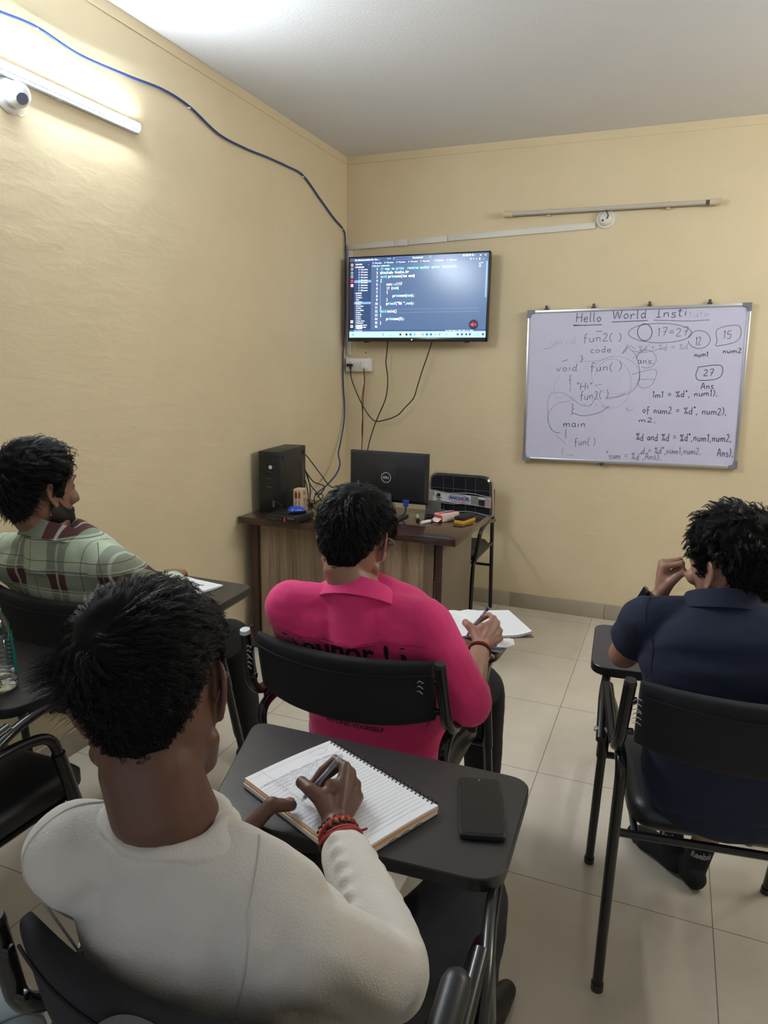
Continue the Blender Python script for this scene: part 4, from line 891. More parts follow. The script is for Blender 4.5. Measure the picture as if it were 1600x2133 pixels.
def fold_disp(folds, A=.003, sc_=(9,9,16), A2=.0012):
    """cloth relief: broad noise plus given creases (p0, p1, width, height)"""
    def f(V, N):
        d = np.array([mnoise.noise((v[0]*sc_[0]+3.1, v[1]*sc_[1], v[2]*sc_[2])) for v in V])*A
        d += np.array([mnoise.noise((v[0]*31, v[1]*31+5, v[2]*40)) for v in V])*A2
        for p0, p1, w, h in folds:
            p0, p1 = np.asarray(p0, float), np.asarray(p1, float); u = p1-p0; L = u@u
            t = np.clip(((V-p0)@u)/L, 0, 1); q = V-(p0+t[:,None]*u)
            d += h*np.exp(-(q*q).sum(1)/(w*w))*np.sin(np.clip(t, .02, .98)*PI)**.5
        return d
    return f
def stuck_line(bvh, pts, r, name, m, parent, base, k=10):
    """thin seam lying on a surface"""
    P = []
    for p in cr(pts, k):
        c, n, i, d = bvh.find_nearest(Vector(p))
        P.append(np.array(c)+np.array(n)*r*.3)
    for _ in range(6): P = [P[0]]+[(P[i-1]+2*P[i]+P[i+1])/4 for i in range(1, len(P)-1)]+[P[-1]]
    return MB().tube(P, r, 6).build(name, m, parent, base)
# ---- head
HT = np.array([(.118,.004,-.012,.004),(.112,.030,-.050,.030),(.100,.050,-.072,.052),(.080,.0655,-.088,.069),(.055,.0735,-.0965,.081),(.030,.0765,-.0995,.087),(.005,.077,-.098,.0885),(-.015,.0755,-.094,.088),(-.035,.073,-.086,.0865),(-.055,.0695,-.074,.085),(-.075,.064,-.058,.084),(-.092,.056,-.042,.082),(-.106,.046,-.020,.079),(-.116,.032,.005,.072),(-.121,.012,.030,.060)])
NT = HT.copy()   # the scalp as the hair sees it: runs on down the nape
for i, (yb, w) in {8:(-.0875,.072),9:(-.0805,.067),10:(-.0775,.060),11:(-.0765,.055),12:(-.076,.053),13:(-.076,.053),14:(-.076,.053)}.items(): NT[i,2] = yb; NT[i,1] = w
def ring_pt(z, az, T=HT, e=2.25):
    q = [np.interp(z, T[::-1,0], T[::-1,k]) for k in (1,2,3)]
    cx, cy = np.sin(az), np.cos(az)
    x = q[0]*np.sign(cx)*abs(cx)**(2/e); c0 = 0.0
    y = (q[2] if cy > 0 else -q[1])*np.sign(cy)*abs(cy)**(2/e)
    return np.array((x, y, z))
C0 = np.array((0, -.006, .0))
NA, NE = 72, 60
_az = np.linspace(-PI, PI, NA, endpoint=False); _el = np.linspace(-1.30, PI/2, NE)
_RG = np.zeros((NA, NE))
def _fill():
    ts = np.linspace(.01, .17, 161)
    zt, wt, bt_, ft = NT[::-1,0], NT[::-1,1], NT[::-1,2], NT[::-1,3]
    for i, a in enumerate(_az):
        for j, e in enumerate(_el):
            d = np.array((math.sin(a)*math.cos(e), math.cos(a)*math.cos(e), math.sin(e)))
            P = C0+ts[:,None]*d; z = P[:,2]
            w = np.interp(z, zt, wt); b = -np.interp(z, zt, bt_); f = np.interp(z, zt, ft)
            yy = np.where(P[:,1] > 0, P[:,1]/np.maximum(f,1e-3), -P[:,1]/np.maximum(b,1e-3))
            s_ = (np.abs(P[:,0])/w)**2.25+np.abs(yy)**2.25
            ok = (s_ < 1) & (z < .118) & (z > -.125)
            k = np.where(~ok)[0]; _RG[i,j] = ts[k[0]] if len(k) else ts[-1]
_fill()
for _ in range(2):
    _RG[:,1:-1] = .25*_RG[:,:-2]+.5*_RG[:,1:-1]+.25*_RG[:,2:]; _RG[:] = .25*np.roll(_RG,1,0)+.5*_RG+.25*np.roll(_RG,-1,0); _RG[:,-1] = _RG[:,-1].mean()
def Rsurf(az, el):
    a = ((az+PI)/(2*PI)*NA) % NA; e = np.clip((el-_el[0])/(_el[-1]-_el[0])*(NE-1), 0, NE-1.001)
    i = np.floor(a).astype(int) % NA; j = np.floor(e).astype(int); fa, fe = a-np.floor(a), e-j; i2 = (i+1) % NA
    return (_RG[i,j]*(1-fa)*(1-fe)+_RG[i2,j]*fa*(1-fe)+_RG[i,j+1]*(1-fa)*fe+_RG[i2,j+1]*fa*fe)
def angs(P):
    q = P-C0; r = np.linalg.norm(q, axis=-1); return np.arctan2(q[...,0], q[...,1]), np.arcsin(np.clip(q[...,2]/r, -1, 1)), r
def dirs(az, el): return np.stack([np.sin(az)*np.cos(el), np.cos(az)*np.cos(el), np.sin(el)], -1)
HL_AZ = np.radians([0,30,48,60,66,84,92,112,120,135,150,180]); 
def hairline(az, hl): return np.radians(np.interp(np.abs(az), HL_AZ, hl))
HL_STD = [44,43,36,20,-8,-10,10,8,-30,-44,-53,-57]
def sstep(x): x = np.clip(x, 0, 1); return x*x*(3-2*x)
def head_frame(h):
    """columns: right, forward, up of the head in the room; yaw ccw from +y, pitch down, roll (right side up)"""
    return rotz(h['yaw'])@rotx(-h['pitch'])@roty(-h['roll'])
def add_head(mb, h):
    R = head_frame(h); c = np.asarray(h['c']); k = h.get('k', 1.0)
    L = lambda p: c+R@(np.asarray(p, float)*k)
    zs = np.concatenate([np.linspace(.118, .10, 5), np.linspace(.09, -.10, 18), np.linspace(-.106, -.121, 4)])
    az = np.linspace(0, 2*PI, 36, endpoint=False)
    mb.loft([np.array([L(ring_pt(z, a)) for a in az]) for z in zs])
    mb.tube([L((0,.084,.022)), L((0,.092,.0)), L((0,.103,-.022)), L((0,.106,-.034))], [.008,.009,.012,.013], 12, rnd=True)
    for s_ in (-1, 1):
        mb.sph(L((s_*.013,.095,-.037)), .0095*k, 10, 8)
        mb.tube([L((s_*.008,.088,.030)), L((s_*.030,.084,.034)), L((s_*.052,.066,.026))], [.007,.0085,.007], 10, rnd=True)
        mb.sph(L((s_*.031,.0745,.008)), .0135*k, 12, 8)
        mb.sph(L((s_*.050,.062,-.024)), .021*k, 12, 8)
        mb.tube([L((s_*.062,.0,-.062)), L((s_*.050,.04,-.088)), L((s_*.02,.068,-.106))], [.016,.016,.016], 10, rnd=True)
        # ear
        eb = nrm((s_*.50,-.86,0)); eh = nrm((0,-.16,1)); en = np.cross(eb, eh); o = np.array((s_*.0745,.004,-.010))
        E2 = lambda b, hh, n=0: L(o+eb*b+eh*hh+en*n)
        hel = cr([(.002,.006),(.004,.024),(.014,.034),(.027,.031),(.034,.018),(.033,.002),(.026,-.012),(.018,-.023),(.010,-.031),(.003,-.027),(.001,-.018)], 4)
        mb.tube([E2(*p) for p in hel], np.interp(np.linspace(0,1,len(hel)), [0,.4,.75,.9,1], [.004,.0042,.0042,.0058,.004])*k, 8, rnd=True)
        poly = [p for p in hel]+[np.array((-.006,-.015)), np.array((-.006,.006))]
        n = len(poly); V = [E2(p[0], p[1], .002) for p in poly]+[E2(p[0], p[1], -.003) for p in poly]
        mb.add(V, [tuple(range(n)), tuple(range(2*n-1, n-1, -1))]+[(i, (i+1) % n, n+(i+1) % n, n+i) for i in range(n)])
        mb.tube([E2(*p) for p in cr([(.016,.022),(.022,.010),(.018,-.006),(.010,-.014)], 4)], .004*k, 6, rnd=True)
        mb.sph(E2(.003,-.006), (.006*k), 8, 6)
    for z, r in ((-.062,.0055),(-.073,.0065)):
        mb.tube([L((-.024,.077,z)), L((-.010,.0865,z+.002)), L((0,.087,z)), L((.010,.0865,z+.002)), L((.024,.077,z))], [.003,r,r,r,.003], 8, rnd=True)
    mb.sph(L((0,.072,-.104)), np.array((.022,.016,.016))*k, 12, 8)
    return L
def strands_mesh(P, r0, r1):
    """P: strands x points x 3 -> thin three-sided tapering tubes"""
    N, K, _ = P.shape
    T = np.zeros_like(P); T[:,1:-1] = P[:,2:]-P[:,:-2]; T[:,0] = P[:,1]-P[:,0]; T[:,-1] = P[:,-1]-P[:,-2]
    T /= np.linalg.norm(T, axis=2, keepdims=True)+1e-9
    U = np.cross(T, np.array((.31,.52,.79))); U /= np.linalg.norm(U, axis=2, keepdims=True)+1e-9; W = np.cross(T, U)
    r = (r0[:,None]+(r1-r0[:,None])*np.linspace(0,1,K)[None,:]**1.6)[:,:,None]
    rings = np.stack([P+r*(math.cos(a)*U+math.sin(a)*W) for a in (0, 2.094, 4.189)], 2)   # N,K,3,3
    V = rings.reshape(-1, 3); base = (np.arange(N)*K*3)[:,None,None]+(np.arange(K-1)*3)[None,:,None]
    F = []
    for j in range(3):
        k = (j+1) % 3
        F.append(np.stack([base+j, base+k, base+3+k, base+3+j], -1).reshape(-1, 4))
    return V, np.concatenate(F)
def add_hair(h, name, m, parent, base, seed=1):
    g = np.random.default_rng(seed); R = head_frame(h); c = np.asarray(h['c']); k = h.get('k', 1.0)
    hl = h.get('hl', HL_STD); top, side, back = h['thick']; wh = nrm(h.get('whorl', (.012,-.075,.085)))
    def thick(az, el):
        tz = sstep((np.sin(el)-.05)/.65); bk = sstep((np.abs(az)-1.7)/1.0)
        t = (side*(1-bk)+back*bk)*(1-tz)+top*tz
        low = sstep((el-hairline(az, hl))/math.radians(h.get('fade', 22)))
        return t*low
    # body of the hair: a lumpy shell that dips under the skin outside the hairline
    na, ne = 90, 54; A, E = np.meshgrid(np.linspace(-PI, PI, na, endpoint=False), np.linspace(-1.12, PI/2-.02, ne), indexing='ij')
    D = dirs(A, E); t = thick(A, E); inside = E > hairline(A, hl)
    nz = np.array([mnoise.noise(Vector(d*h.get('lumps', 5))) for d in D.reshape(-1, 3)]).reshape(A.shape)
    hh = hairline(A, hl); R0 = Rsurf(A, E)
    rad = R0*(.72+.28*sstep((E-hh+.24)/.17))-.005+.0062*sstep((E-hh+.03)/.12)+t*(.78+.30*nz)
    V = (C0+D*rad[...,None]); mb = MB()
    rings = [V[:,j] for j in range(ne)]
    mb.loft([c+(R@(r_*k).T).T for r_ in rings])
    # strands
    n = h.get('n', 5000); out = []
    cand = g.normal(size=(n*4, 3)); cand /= np.linalg.norm(cand, axis=1)[:,None]
    az, el = np.arctan2(cand[:,0], cand[:,1]), np.arcsin(cand[:,2])
    ok = el > hairline(az, hl)+g.normal(0, .03, len(az)); az, el = az[ok][:n], el[ok][:n]
    cm = h.get('clump', 7); nl = len(az)//cm; az, el = az[:nl], el[:nl]; N = nl
    # clumps: each strand leans to its clump's leader
    t = thick(az, el); zt = sstep((np.sin(el)-.0)/.6)
    Ls = h['len'][1]*(1-zt)+h['len'][0]*zt; Ls = Ls*np.clip(sstep((el-hairline(az, hl))/math.radians(h.get('fade', 22))), .12, 1)*g.uniform(.7, 1.2, N)
    K = 7; pos = C0+dirs(az, el)*Rsurf(az, el)[:,None]; layer = g.uniform(.55, 1.12, N); P = np.zeros((N, K, 3)); P[:,0] = pos-dirs(az, el)*.002
    comb = np.asarray(h.get('comb', (0,0,0)), float); cur = pos.copy(); dprev = None
    for s_ in range(1, K):
        a2, e2, r2 = angs(cur); nn = dirs(a2, e2)
        fl = nn-wh*(nn@wh)[:,None]; fl = fl-nn*(fl*nn).sum(1)[:,None]; fl /= np.linalg.norm(fl, axis=1)[:,None]+1e-6
        sw = np.cross(nn, fl); fl = fl+h.get('swirl', .35)*sw
        q = np.array([mnoise.noise_vector(Vector(v*h.get('wave', 16)+s_*0)) for v in cur])
        fl = fl+comb+q*h.get('mess', .55)+np.array((0,0,-1.))*h.get('grav', .35)*(1-np.clip(nn[:,2:3], 0, 1)**.5)
        fl = fl-nn*(fl*nn).sum(1)[:,None]; fl /= np.linalg.norm(fl, axis=1)[:,None]+1e-6
        if dprev is not None: fl = fl*.55+dprev*.45
        fl = fl+g.normal(0, h.get('jit', .10), (N, 3)); fl /= np.linalg.norm(fl, axis=1)[:,None]+1e-6; dprev = fl
        cur = cur+fl*(Ls/(K-1))[:,None]
        a2, e2, _ = angs(cur); rr = Rsurf(a2, e2)
        lift = t*layer*(min(1, s_*.42))+.0012+h.get('flick', .003)*g.random(N)*(s_/(K-1))**2
        cur = C0+dirs(a2, e2)*(rr+lift)[:,None]; P[:,s_] = cur
    # each leader carries a lock of hairs that draw together towards the tip
    off = g.normal(0, h.get('lock', .0036), (N, cm, 1, 3)); nn0 = dirs(az, el)[:,None,None,:]; off = off-nn0*(off*nn0).sum(-1, keepdims=True)*.75
    kk = np.linspace(0, 1, K)[None,None,:,None]; P = (P[:,None]+off*(1.0-.78*kk)+g.normal(0, .0007, (N, cm, K, 3))*kk).reshape(-1, K, 3)
    out.append(P); RR = [g.uniform(.75, 1.25, len(P))*h.get('r', .00045)]
    for tu in h.get('tufts', []):      # locks that stand off the head: (azimuth, elevation, spread, count, length, direction)
        ta, te, sp, cnt, ln, dv = tu
        a0 = ta+g.normal(0, sp, cnt); e0 = te+g.normal(0, sp*.7, cnt); p = C0+dirs(a0, e0)*(Rsurf(a0, e0)+.006)[:,None]
        Q = np.zeros((cnt, K, 3)); Q[:,0] = p; dv = np.asarray(dv, float); d = dirs(a0, e0)*.9+dv+g.normal(0, .25, (cnt, 3)); d /= np.linalg.norm(d, axis=1)[:,None]; l = ln*g.uniform(.5, 1.15, cnt)
        for s_ in range(1, K):
            d = d+dv*.25+np.array((0,0,-.16))+g.normal(0, .06, (cnt, 3)); d /= np.linalg.norm(d, axis=1)[:,None]; Q[:,s_] = Q[:,s_-1]+d*(l/(K-1))[:,None]
        out.append(Q); RR.append(g.uniform(.7, 1.1, cnt)*h.get('r', .00045))
    P = np.concatenate(out); rr = np.concatenate(RR)
    W = c+(P*k)@R.T
    V, F = strands_mesh(W, rr, .00012)
    V0 = np.array(mb.V); me = bpy.data.meshes.new(name)
    F0 = mb.F; off = len(V0)
    allV = np.concatenate([V0, V])-np.asarray(base)
    loops = np.concatenate([np.array([i for f in F0 for i in f]), (F+off).ravel()]).astype(np.int32)
    sizes = np.array([len(f) for f in F0]+[4]*len(F)); starts = np.concatenate([[0], np.cumsum(sizes)[:-1]]).astype(np.int32)
    me.vertices.add(len(allV)); me.vertices.foreach_set('co', allV.ravel()); me.loops.add(len(loops)); me.loops.foreach_set('vertex_index', loops)
    me.polygons.add(len(sizes)); me.polygons.foreach_set('loop_start', starts); me.update(calc_edges=True); me.validate()
    me.polygons.foreach_set('use_smooth', [True]*len(me.polygons)); me.materials.append(scalp_m); me.materials.append(m)
    me.polygons.foreach_set('material_index', [0]*len(F0)+[1]*(len(me.polygons)-len(F0)))
    o = bpy.data.objects.new(name, me); COL.objects.link(o); o.parent = parent
    return o
# ---- torso and limbs
def torso(mb, sp, prof, infl=0.0, e=2.5, ws=1, fd=1):
    """sp: spine points (pelvis..neck base) with right axes; prof: (t, half width, back depth, front depth)"""
    pts = cr([p for p, _ in sp], 12); ax = cr([a for _, a in sp], 12); n = len(pts); rings = []
    T = np.linspace(0, 1, n)
    for tt, w, db, df in prof:
        w = w*ws; df = df*(1-(1-fd)*min(1, max(0, (tt-.3)/.35)))
        i = min(int(tt*(n-1)), n-2); f = tt*(n-1)-i; c = pts[i]*(1-f)+pts[i+1]*f; r = nrm(ax[i]*(1-f)+ax[i+1]*f)
        tg = nrm(pts[min(i+2, n-1)]-pts[max(i-1, 0)]); fw = nrm(np.cross(tg, r)); r = nrm(np.cross(fw, tg))
        ring = []
        for a in np.linspace(0, 2*PI, 36, endpoint=False):
            ca, sa = math.cos(a), math.sin(a); x = np.sign(ca)*abs(ca)**(2/e)*(w+infl); y = np.sign(sa)*abs(sa)**(2/e)*((df if sa > 0 else db)+infl)
            ring.append(c+r*x+fw*y)
        rings.append(np.array(ring))
    return mb.loft(rings)
PROF = [(-.0,.165,.105,.10),(.06,.178,.118,.115),(.2,.172,.112,.12),(.38,.165,.105,.118),(.55,.172,.108,.118),(.70,.182,.108,.115),(.80,.180,.100,.105),(.88,.155,.085,.09),(.94,.115,.070,.075),(1.0,.065,.055,.06)]
def limb(mb, a, b, c, ra, rb, rc, n=16, bendk=5):
    P = fillet([a, b, c], .045, bendk); d1 = np.linalg.norm(np.asarray(a)-b); L = 0; rs = []
    tot = sum(np.linalg.norm(P[i+1]-P[i]) for i in range(len(P)-1)); s_ = 0; f = d1/tot
    P2 = []; 
    for i in range(len(P)-1):
        m = 6 if i in (0, len(P)-2) else 1
        for j in range(m): P2.append(P[i]+(P[i+1]-P[i])*j/m)
    P2.append(P[-1])
    for i, p in enumerate(P2):
        if i: s_ += np.linalg.norm(P2[i]-P2[i-1])
        t = s_/tot; rs.append(np.interp(t, [0, f*.45, f, f+(1-f)*.25, 1], [ra, ra*.55+rb*.47, rb, rb*.98+ .0*rc, rc]))
    return mb.tube(P2, rs, n, rnd=True)
FR = {'i':(.0092,.0084,.0078,.0066),'m':(.0094,.0086,.0080,.0068),'r':(.0090,.0082,.0076,.0064),'p':(.0082,.0074,.0068,.0058),'t':(.0150,.0118,.0108,.0080)}
def hand(mb, wrist, fingers, thumb, k=1.0, wr=.0255, fill=None):
    """fingers: dict i,m,r,p -> four joint points (knuckle, middle, end joint, tip) in the room; thumb: base, knuckle, joint, tip"""
    W = np.asarray(wrist, float); K = {q: np.asarray(fingers[q][0], float) for q in 'imrp'}
    for q in 'imrp':
        P = [np.asarray(p, float) for p in fingers[q]]
        mb.tube(P, [r*k for r in FR[q]], 10, rnd=True)
        for p, r in zip(P[1:3], FR[q][1:3]): mb.sph(p, r*k*1.04, 10, 8)
        mb.tube([W*.75+P[0]*.25, W*.35+P[0]*.65, P[0]], [.0135*k,.0130*k,.0105*k], 10, rnd=True)
    for a, b in (('i','m'),('m','r'),('r','p')):
        for t in (.45, .7, .92): mb.tube([W+(K[a]-W)*t, W+(K[b]-W)*t], .0112*k, 10, rnd=True)
    P = [np.asarray(p, float) for p in thumb]
    mb.tube(P, [r*k for r in FR['t']], 12, rnd=True); mb.sph(P[2], .0112*k, 10, 8)
    mb.tube([W, W*.5+P[0]*.5, P[0]*.6+P[1]*.4], [.018*k,.017*k,.0135*k], 10, rnd=True)
    for q_, r_ in (fill or []): mb.sph(np.asarray(q_, float), r_, 12, 8)
    mb.tube([P[0]*.5+P[1]*.5, (K['i']+W)/2*.6+P[1]*.4, W+(K['i']-W)*.75], [.011*k,.012*k,.0115*k], 10, rnd=True)
    mb.sph(W, wr*k*.98, 12, 8)
    mb.sph(P[1]*.35+K['i']*.45+W*.2, .0125*k, 10, 8)
def shoe_foot(mb, heel, toe, ankle, k=1.0, up=.045):
    heel, toe, ankle = (np.asarray(v, float) for v in (heel, toe, ankle)); d = nrm(toe-heel)
    P = [heel+np.array((0,0,.034))+d*.01, heel+d*.07+np.array((0,0,.040)), heel+d*.14+np.array((0,0,.033)), toe+np.array((0,0,.022))-d*.02]
    mb.tube(P, [.034*k,.036*k,.039*k,.024*k], 14, rnd=True); mb.tube([heel+d*.03+np.array((0,0,.035)), ankle], [.035*k,.036*k], 14, rnd=True)
SKIN = lambda name, c: mat(name, c, .48, sss=.12, bump=.12, bscale=450, bdist=.0006, var=.10, vscale=25)
hair_m = mat('black_hair', (.0040,.0038,.0046), .42, spec=.42)
scalp_m = mat('black_hair_mass', (.0030,.0028,.0032), .75, spec=.12)
def person_body(p, t, base):
    mb = MB(); h = p['head']; L = add_head(mb, h)
    C7 = np.asarray(p['spine'][-1][0], float)
    nk = p.get('neck_r', .056)
    mb.tube([L((0,-.012,-.03)), L((0,-.022,-.085)), C7*.45+L((0,-.026,-.10))*.55, C7+np.array((0,0,.005)), C7-np.array((0,0,.035))], [nk*1.0,nk*.95,nk*.97,nk*.95,nk*.75], 20, rnd=True)
    torso(mb, p['spine'], PROF, -.026, ws=p.get('ws', 1), fd=p.get('fd', 1))
    for s_ in 'LR':
        sh, el, wr = (np.asarray(v, float) for v in p['arm'+s_])
        mb.tube([C7+np.array((0,0,-.060)), (C7+sh)/2-np.array((0,0,.022)), sh-np.array((0,0,.008))], [.030,.032,.036], 12, rnd=True)
        limb(mb, sh, el, wr, .042, .036, .0255)
        hnd = p['hand'+s_]; hand(mb, wr, hnd['f'], hnd['t'], hnd.get('k', 1.0), fill=hnd.get('fill'))
        hp, kn, an = (np.asarray(v, float) for v in p['leg'+s_]); limb(mb, hp, kn, an, .074, .052, .036)
        ft = p['foot'+s_]; shoe_foot(mb, ft[0], ft[1], an, .92)
    return remesh(mb, 'body', p['skin'], t, base, .0034, 3)
def shirt(p, t, base, m, sleeve, name='shirt', infl=.010, voxel=.0052, folds=(), A=.003, hem=None, sc_=(9,9,16)):
    """sleeve: (fraction of the forearm covered, shoulder radius, elbow radius, cuff radius)"""
    mb = MB(); torso(mb, p['spine'], PROF, infl, ws=p.get('ws', 1), fd=p.get('fd', 1)); C7 = np.asarray(p['spine'][-1][0], float)
    mb.tube([C7-np.array((0,0,.11)), C7-np.array((0,0,.055)), C7-np.array((0,0,.022)), C7+np.array((0,0,.010))], [.088,.081,.0755,.0735], 24)
    for s_ in 'LR':
        sh, el, wr = (np.asarray(v, float) for v in p['arm'+s_]); fr_, ra, rb, rc = sleeve
        up = np.array((0,0,1.))
        mb.tube([C7+np.array((0,0,-.050)), (C7*.5+sh*.5)-np.array((0,0,.012)), sh], [.052,.049,ra*.98], 16, rnd=True)
        mb.tube([C7*.4+sh*.6-np.array((0,0,.05)), sh*.9+el*.1], [p.get('yr', .072),ra], 16, rnd=True)
        if fr_ > 0.05:
            end = el+(wr-el)*fr_; limb(mb, sh, el, end, ra, rb, rc)
            if rc > .043: pass
        else:
            f = 1+fr_; end = sh+(el-sh)*f; d = nrm(el-sh)
            mb.tube([sh, sh*.5+end*.5, end], [ra, (ra+rc)/2, rc], 18)
    pel = np.asarray(p['spine'][0][0], float)
    for c_, r_ in p.get('extra', []): mb.sph(c_, r_, 20, 14, R=rotz(p.get('yaw', 0)))
    mb.sph(pel+np.array((0,-.005,-.03)), (.178*p.get('ws', 1),.128,.085), 20, 12, R=rotz(p.get('yaw', 0)))
    return remesh(mb, name, m, t, base, voxel, 12, fold_disp(list(folds), A, sc_))
def trousers(p, t, base, m, name='trousers', r=(.088,.070,.058), short=.0):
    mb = MB(); pel = np.asarray(p['spine'][0][0], float)
    mb.sph(pel+np.array((0,0,-.02)), (.165,.125,.085), 18, 12, R=rotz(p.get('yaw', 0)))
    for s_ in 'LR':
        hp, kn, an = (np.asarray(v, float) for v in p['leg'+s_]); an2 = an+(kn-an)*(.05+short); limb(mb, hp, kn, an2, *r)
    return remesh(mb, name, m, t, base, .008, 4, fold_disp([], .005, (8,8,8)))
def shoes(p, t, base, m, name='shoe', k=1.06, ankle=0):
    for s_ in 'LR':
        mb = MB(); ft = p['foot'+s_]; an = np.asarray(p['leg'+s_][2], float); shoe_foot(mb, ft[0], ft[1], an+np.array((0,0,ankle)), k); remesh(mb, name, m, t, base, .005, 3)
def collar_band(c, R, r, h, flare, m, name, parent, base, thick=.004, drop=.0, gap=.6, tilt=0):
    """turned-down shirt collar round the neck: R columns right/forward/up"""
    mb = MB(); A = np.linspace(-PI+gap, PI-gap, 40); rows = []
    for q, (rr, zz) in enumerate([(r-.002,0),(r,h),(r+.006,h+.002),(r+flare*.6,h*.45),(r+flare,-drop),(r+flare-thick,-drop-.001),(r+flare*.5-thick*.3,h*.35),(r+thick*.5,h-.008),(r+thick,0)]):
        row = []
        for a in A:
            fx = abs(a)/(PI-gap); low = 1.0-.35*fx**2
            ca, sa = math.sin(a), -math.cos(a)      # a = 0 at the back
            z = zz*low-(.030*fx**1.5); rad = rr*(1+.12*fx)
            row.append(c+R@np.array((rad*ca*1.02, rad*sa, z)))
        rows.append(np.array(row))
    n = len(A); k = len(rows); V = np.concatenate(rows); F = []
    for i in range(k):
        for j in range(n-1):
            a, b = i*n+j, ((i+1) % k)*n+j; F.append((a, a+1, b+1, b))
    F.append(tuple(i*n for i in range(k))); F.append(tuple(i*n+n-1 for i in range(k))[::-1])
    return mb.add(V, F).build(name, m, parent, base, angle=60)
def eyes(h, t, base):
    R = head_frame(h); c = np.asarray(h['c'])
    for s_ in (-1, 1):
        o = MB().sph(c+R@np.array((s_*.031,  .0748,.009)), .0105, 14, 10).build('eye', mat('eye_white', (.6,.58,.55), .2), t, base)
        MB().sph(c+R@np.array((s_*.031,.0812,.009)), (.0050), 12, 8).build('iris', mat('dark_iris', (.02,.01,.008), .1), o, base)
def brows(h, t, base, m):
    R = head_frame(h); c = np.asarray(h['c'])
    for s_ in (-1, 1):
        P = [c+R@np.array(q) for q in ((s_*.012,.0965,.031),(s_*.030,.0930,.0375),(s_*.052,.0750,.031))]
        MB().tube(cr(P, 5), [.002,.0034,.0032,.0015], 8).build('eyebrow', m, t, base)
def spectacles(h, t, base, m):
    R = head_frame(h); c = np.asarray(h['c']); L = lambda p: c+R@np.array(p, float)
    g = bpy.data.objects.new('glasses', None); COL.objects.link(g)
    bpy.data.objects.remove(g)
    mb = MB()
    for s_ in (-1, 1):
        ring_ = [L((s_*.034+.025*math.cos(a), .104-.004*abs(math.cos(a)*s_+1)*.5, .004+.019*math.sin(a))) for a in np.linspace(0, 2*PI, 28, endpoint=False)]
        mb.tube(ring_, .0013, 6, closed=True)
        mb.tube(cr([L((s_*.059,.102,.010)), L((s_*.074,.088,.012)), L((s_*.085,.04,.014)), L((s_*.087,.004,.014)), L((s_*.086,-.016,.008)), L((s_*.084,-.030,-.012)), L((s_*.080,-.034,-.022))], 6), .0017, 6)
    mb.tube(cr([L((-.010,.103,.008)), L((0,.106,.012)), L((.010,.103,.008))], 5), .0013, 6)
    o = mb.build('glasses', m, t, base)
    for s_ in (-1, 1):
        MB().add([L((s_*.034+.0245*math.cos(a), .1035, .004+.0185*math.sin(a))) for a in np.linspace(0, 2*PI, 24, endpoint=False)]+[L((s_*.034+.0245*math.cos(a), .1022, .004+.0185*math.sin(a))) for a in np.linspace(0, 2*PI, 24, endpoint=False)],
            [tuple(range(24)), tuple(range(47, 23, -1))]+[(i, (i+1) % 24, 24+(i+1) % 24, 24+i) for i in range(24)]).build('lens', mat('clear_lens', (1,1,1), .02, trans=1, ior=1.2), o, base)
    return o
def gen_hand(W, F, N, side, curl=.35, k=1.0, thumb_out=.6, spread=.10):
    """relaxed hand: fingers along F, back of the hand towards N; side +1 when the thumb lies on the F x N side"""
    W, F, N = np.asarray(W, float), nrm(F), nrm(N); N = nrm(N-F*(F@N)); T = np.cross(F, N)*side
    out = {}
    for q, off, ln, seg in (('i',.027,.088,(.042,.026,.021)),('m',.009,.092,(.047,.029,.022)),('r',-.009,.088,(.043,.027,.021)),('p',-.026,.080,(.034,.020,.019))):
        P = [W+F*ln*k+T*off*k+N*.004]; a = curl*.5
        d0 = nrm(F+T*off*spread*25)
        for j, s_ in enumerate(seg):
            a += curl*(.6 if j else .3); P.append(P[-1]+(d0*math.cos(a)-N*math.sin(a))*s_*k)
        out[q] = P
    b = W+F*.022*k+T*.022*k-N*.006
    P = [b]; d = nrm(F*.8+T*thumb_out-N*.15)
    for s_, e in ((.038,0),(.032,.25),(.026,.35)): d = nrm(d+F*e*.6-N*.08); P.append(P[-1]+d*s_*k)
    return {'f': out, 't': P, 'k': k}
def xf_hand(hd, A, B, R):
    A, B = np.asarray(A, float), np.asarray(B, float); f = lambda p: B+R@(np.asarray(p, float)-A)
    return {'f': {q: [f(p) for p in hd['f'][q]] for q in hd['f']}, 't': [f(p) for p in hd['t']], 'k': hd.get('k', 1.0), 'fill': [(f(p), r) for p, r in hd.get('fill', [])]}
def axr(a): return np.array((math.cos(a), math.sin(a), 0))
dark_cloth = mat('dark_navy_trousers', (.010,.012,.020), .85, bump=.2, bscale=500, bdist=.001)
black_cloth = mat('black_trousers', (.007,.007,.009), .85, bump=.2, bscale=500, bdist=.001)
shoe_m = mat('dark_shoe', (.02,.018,.017), .5)
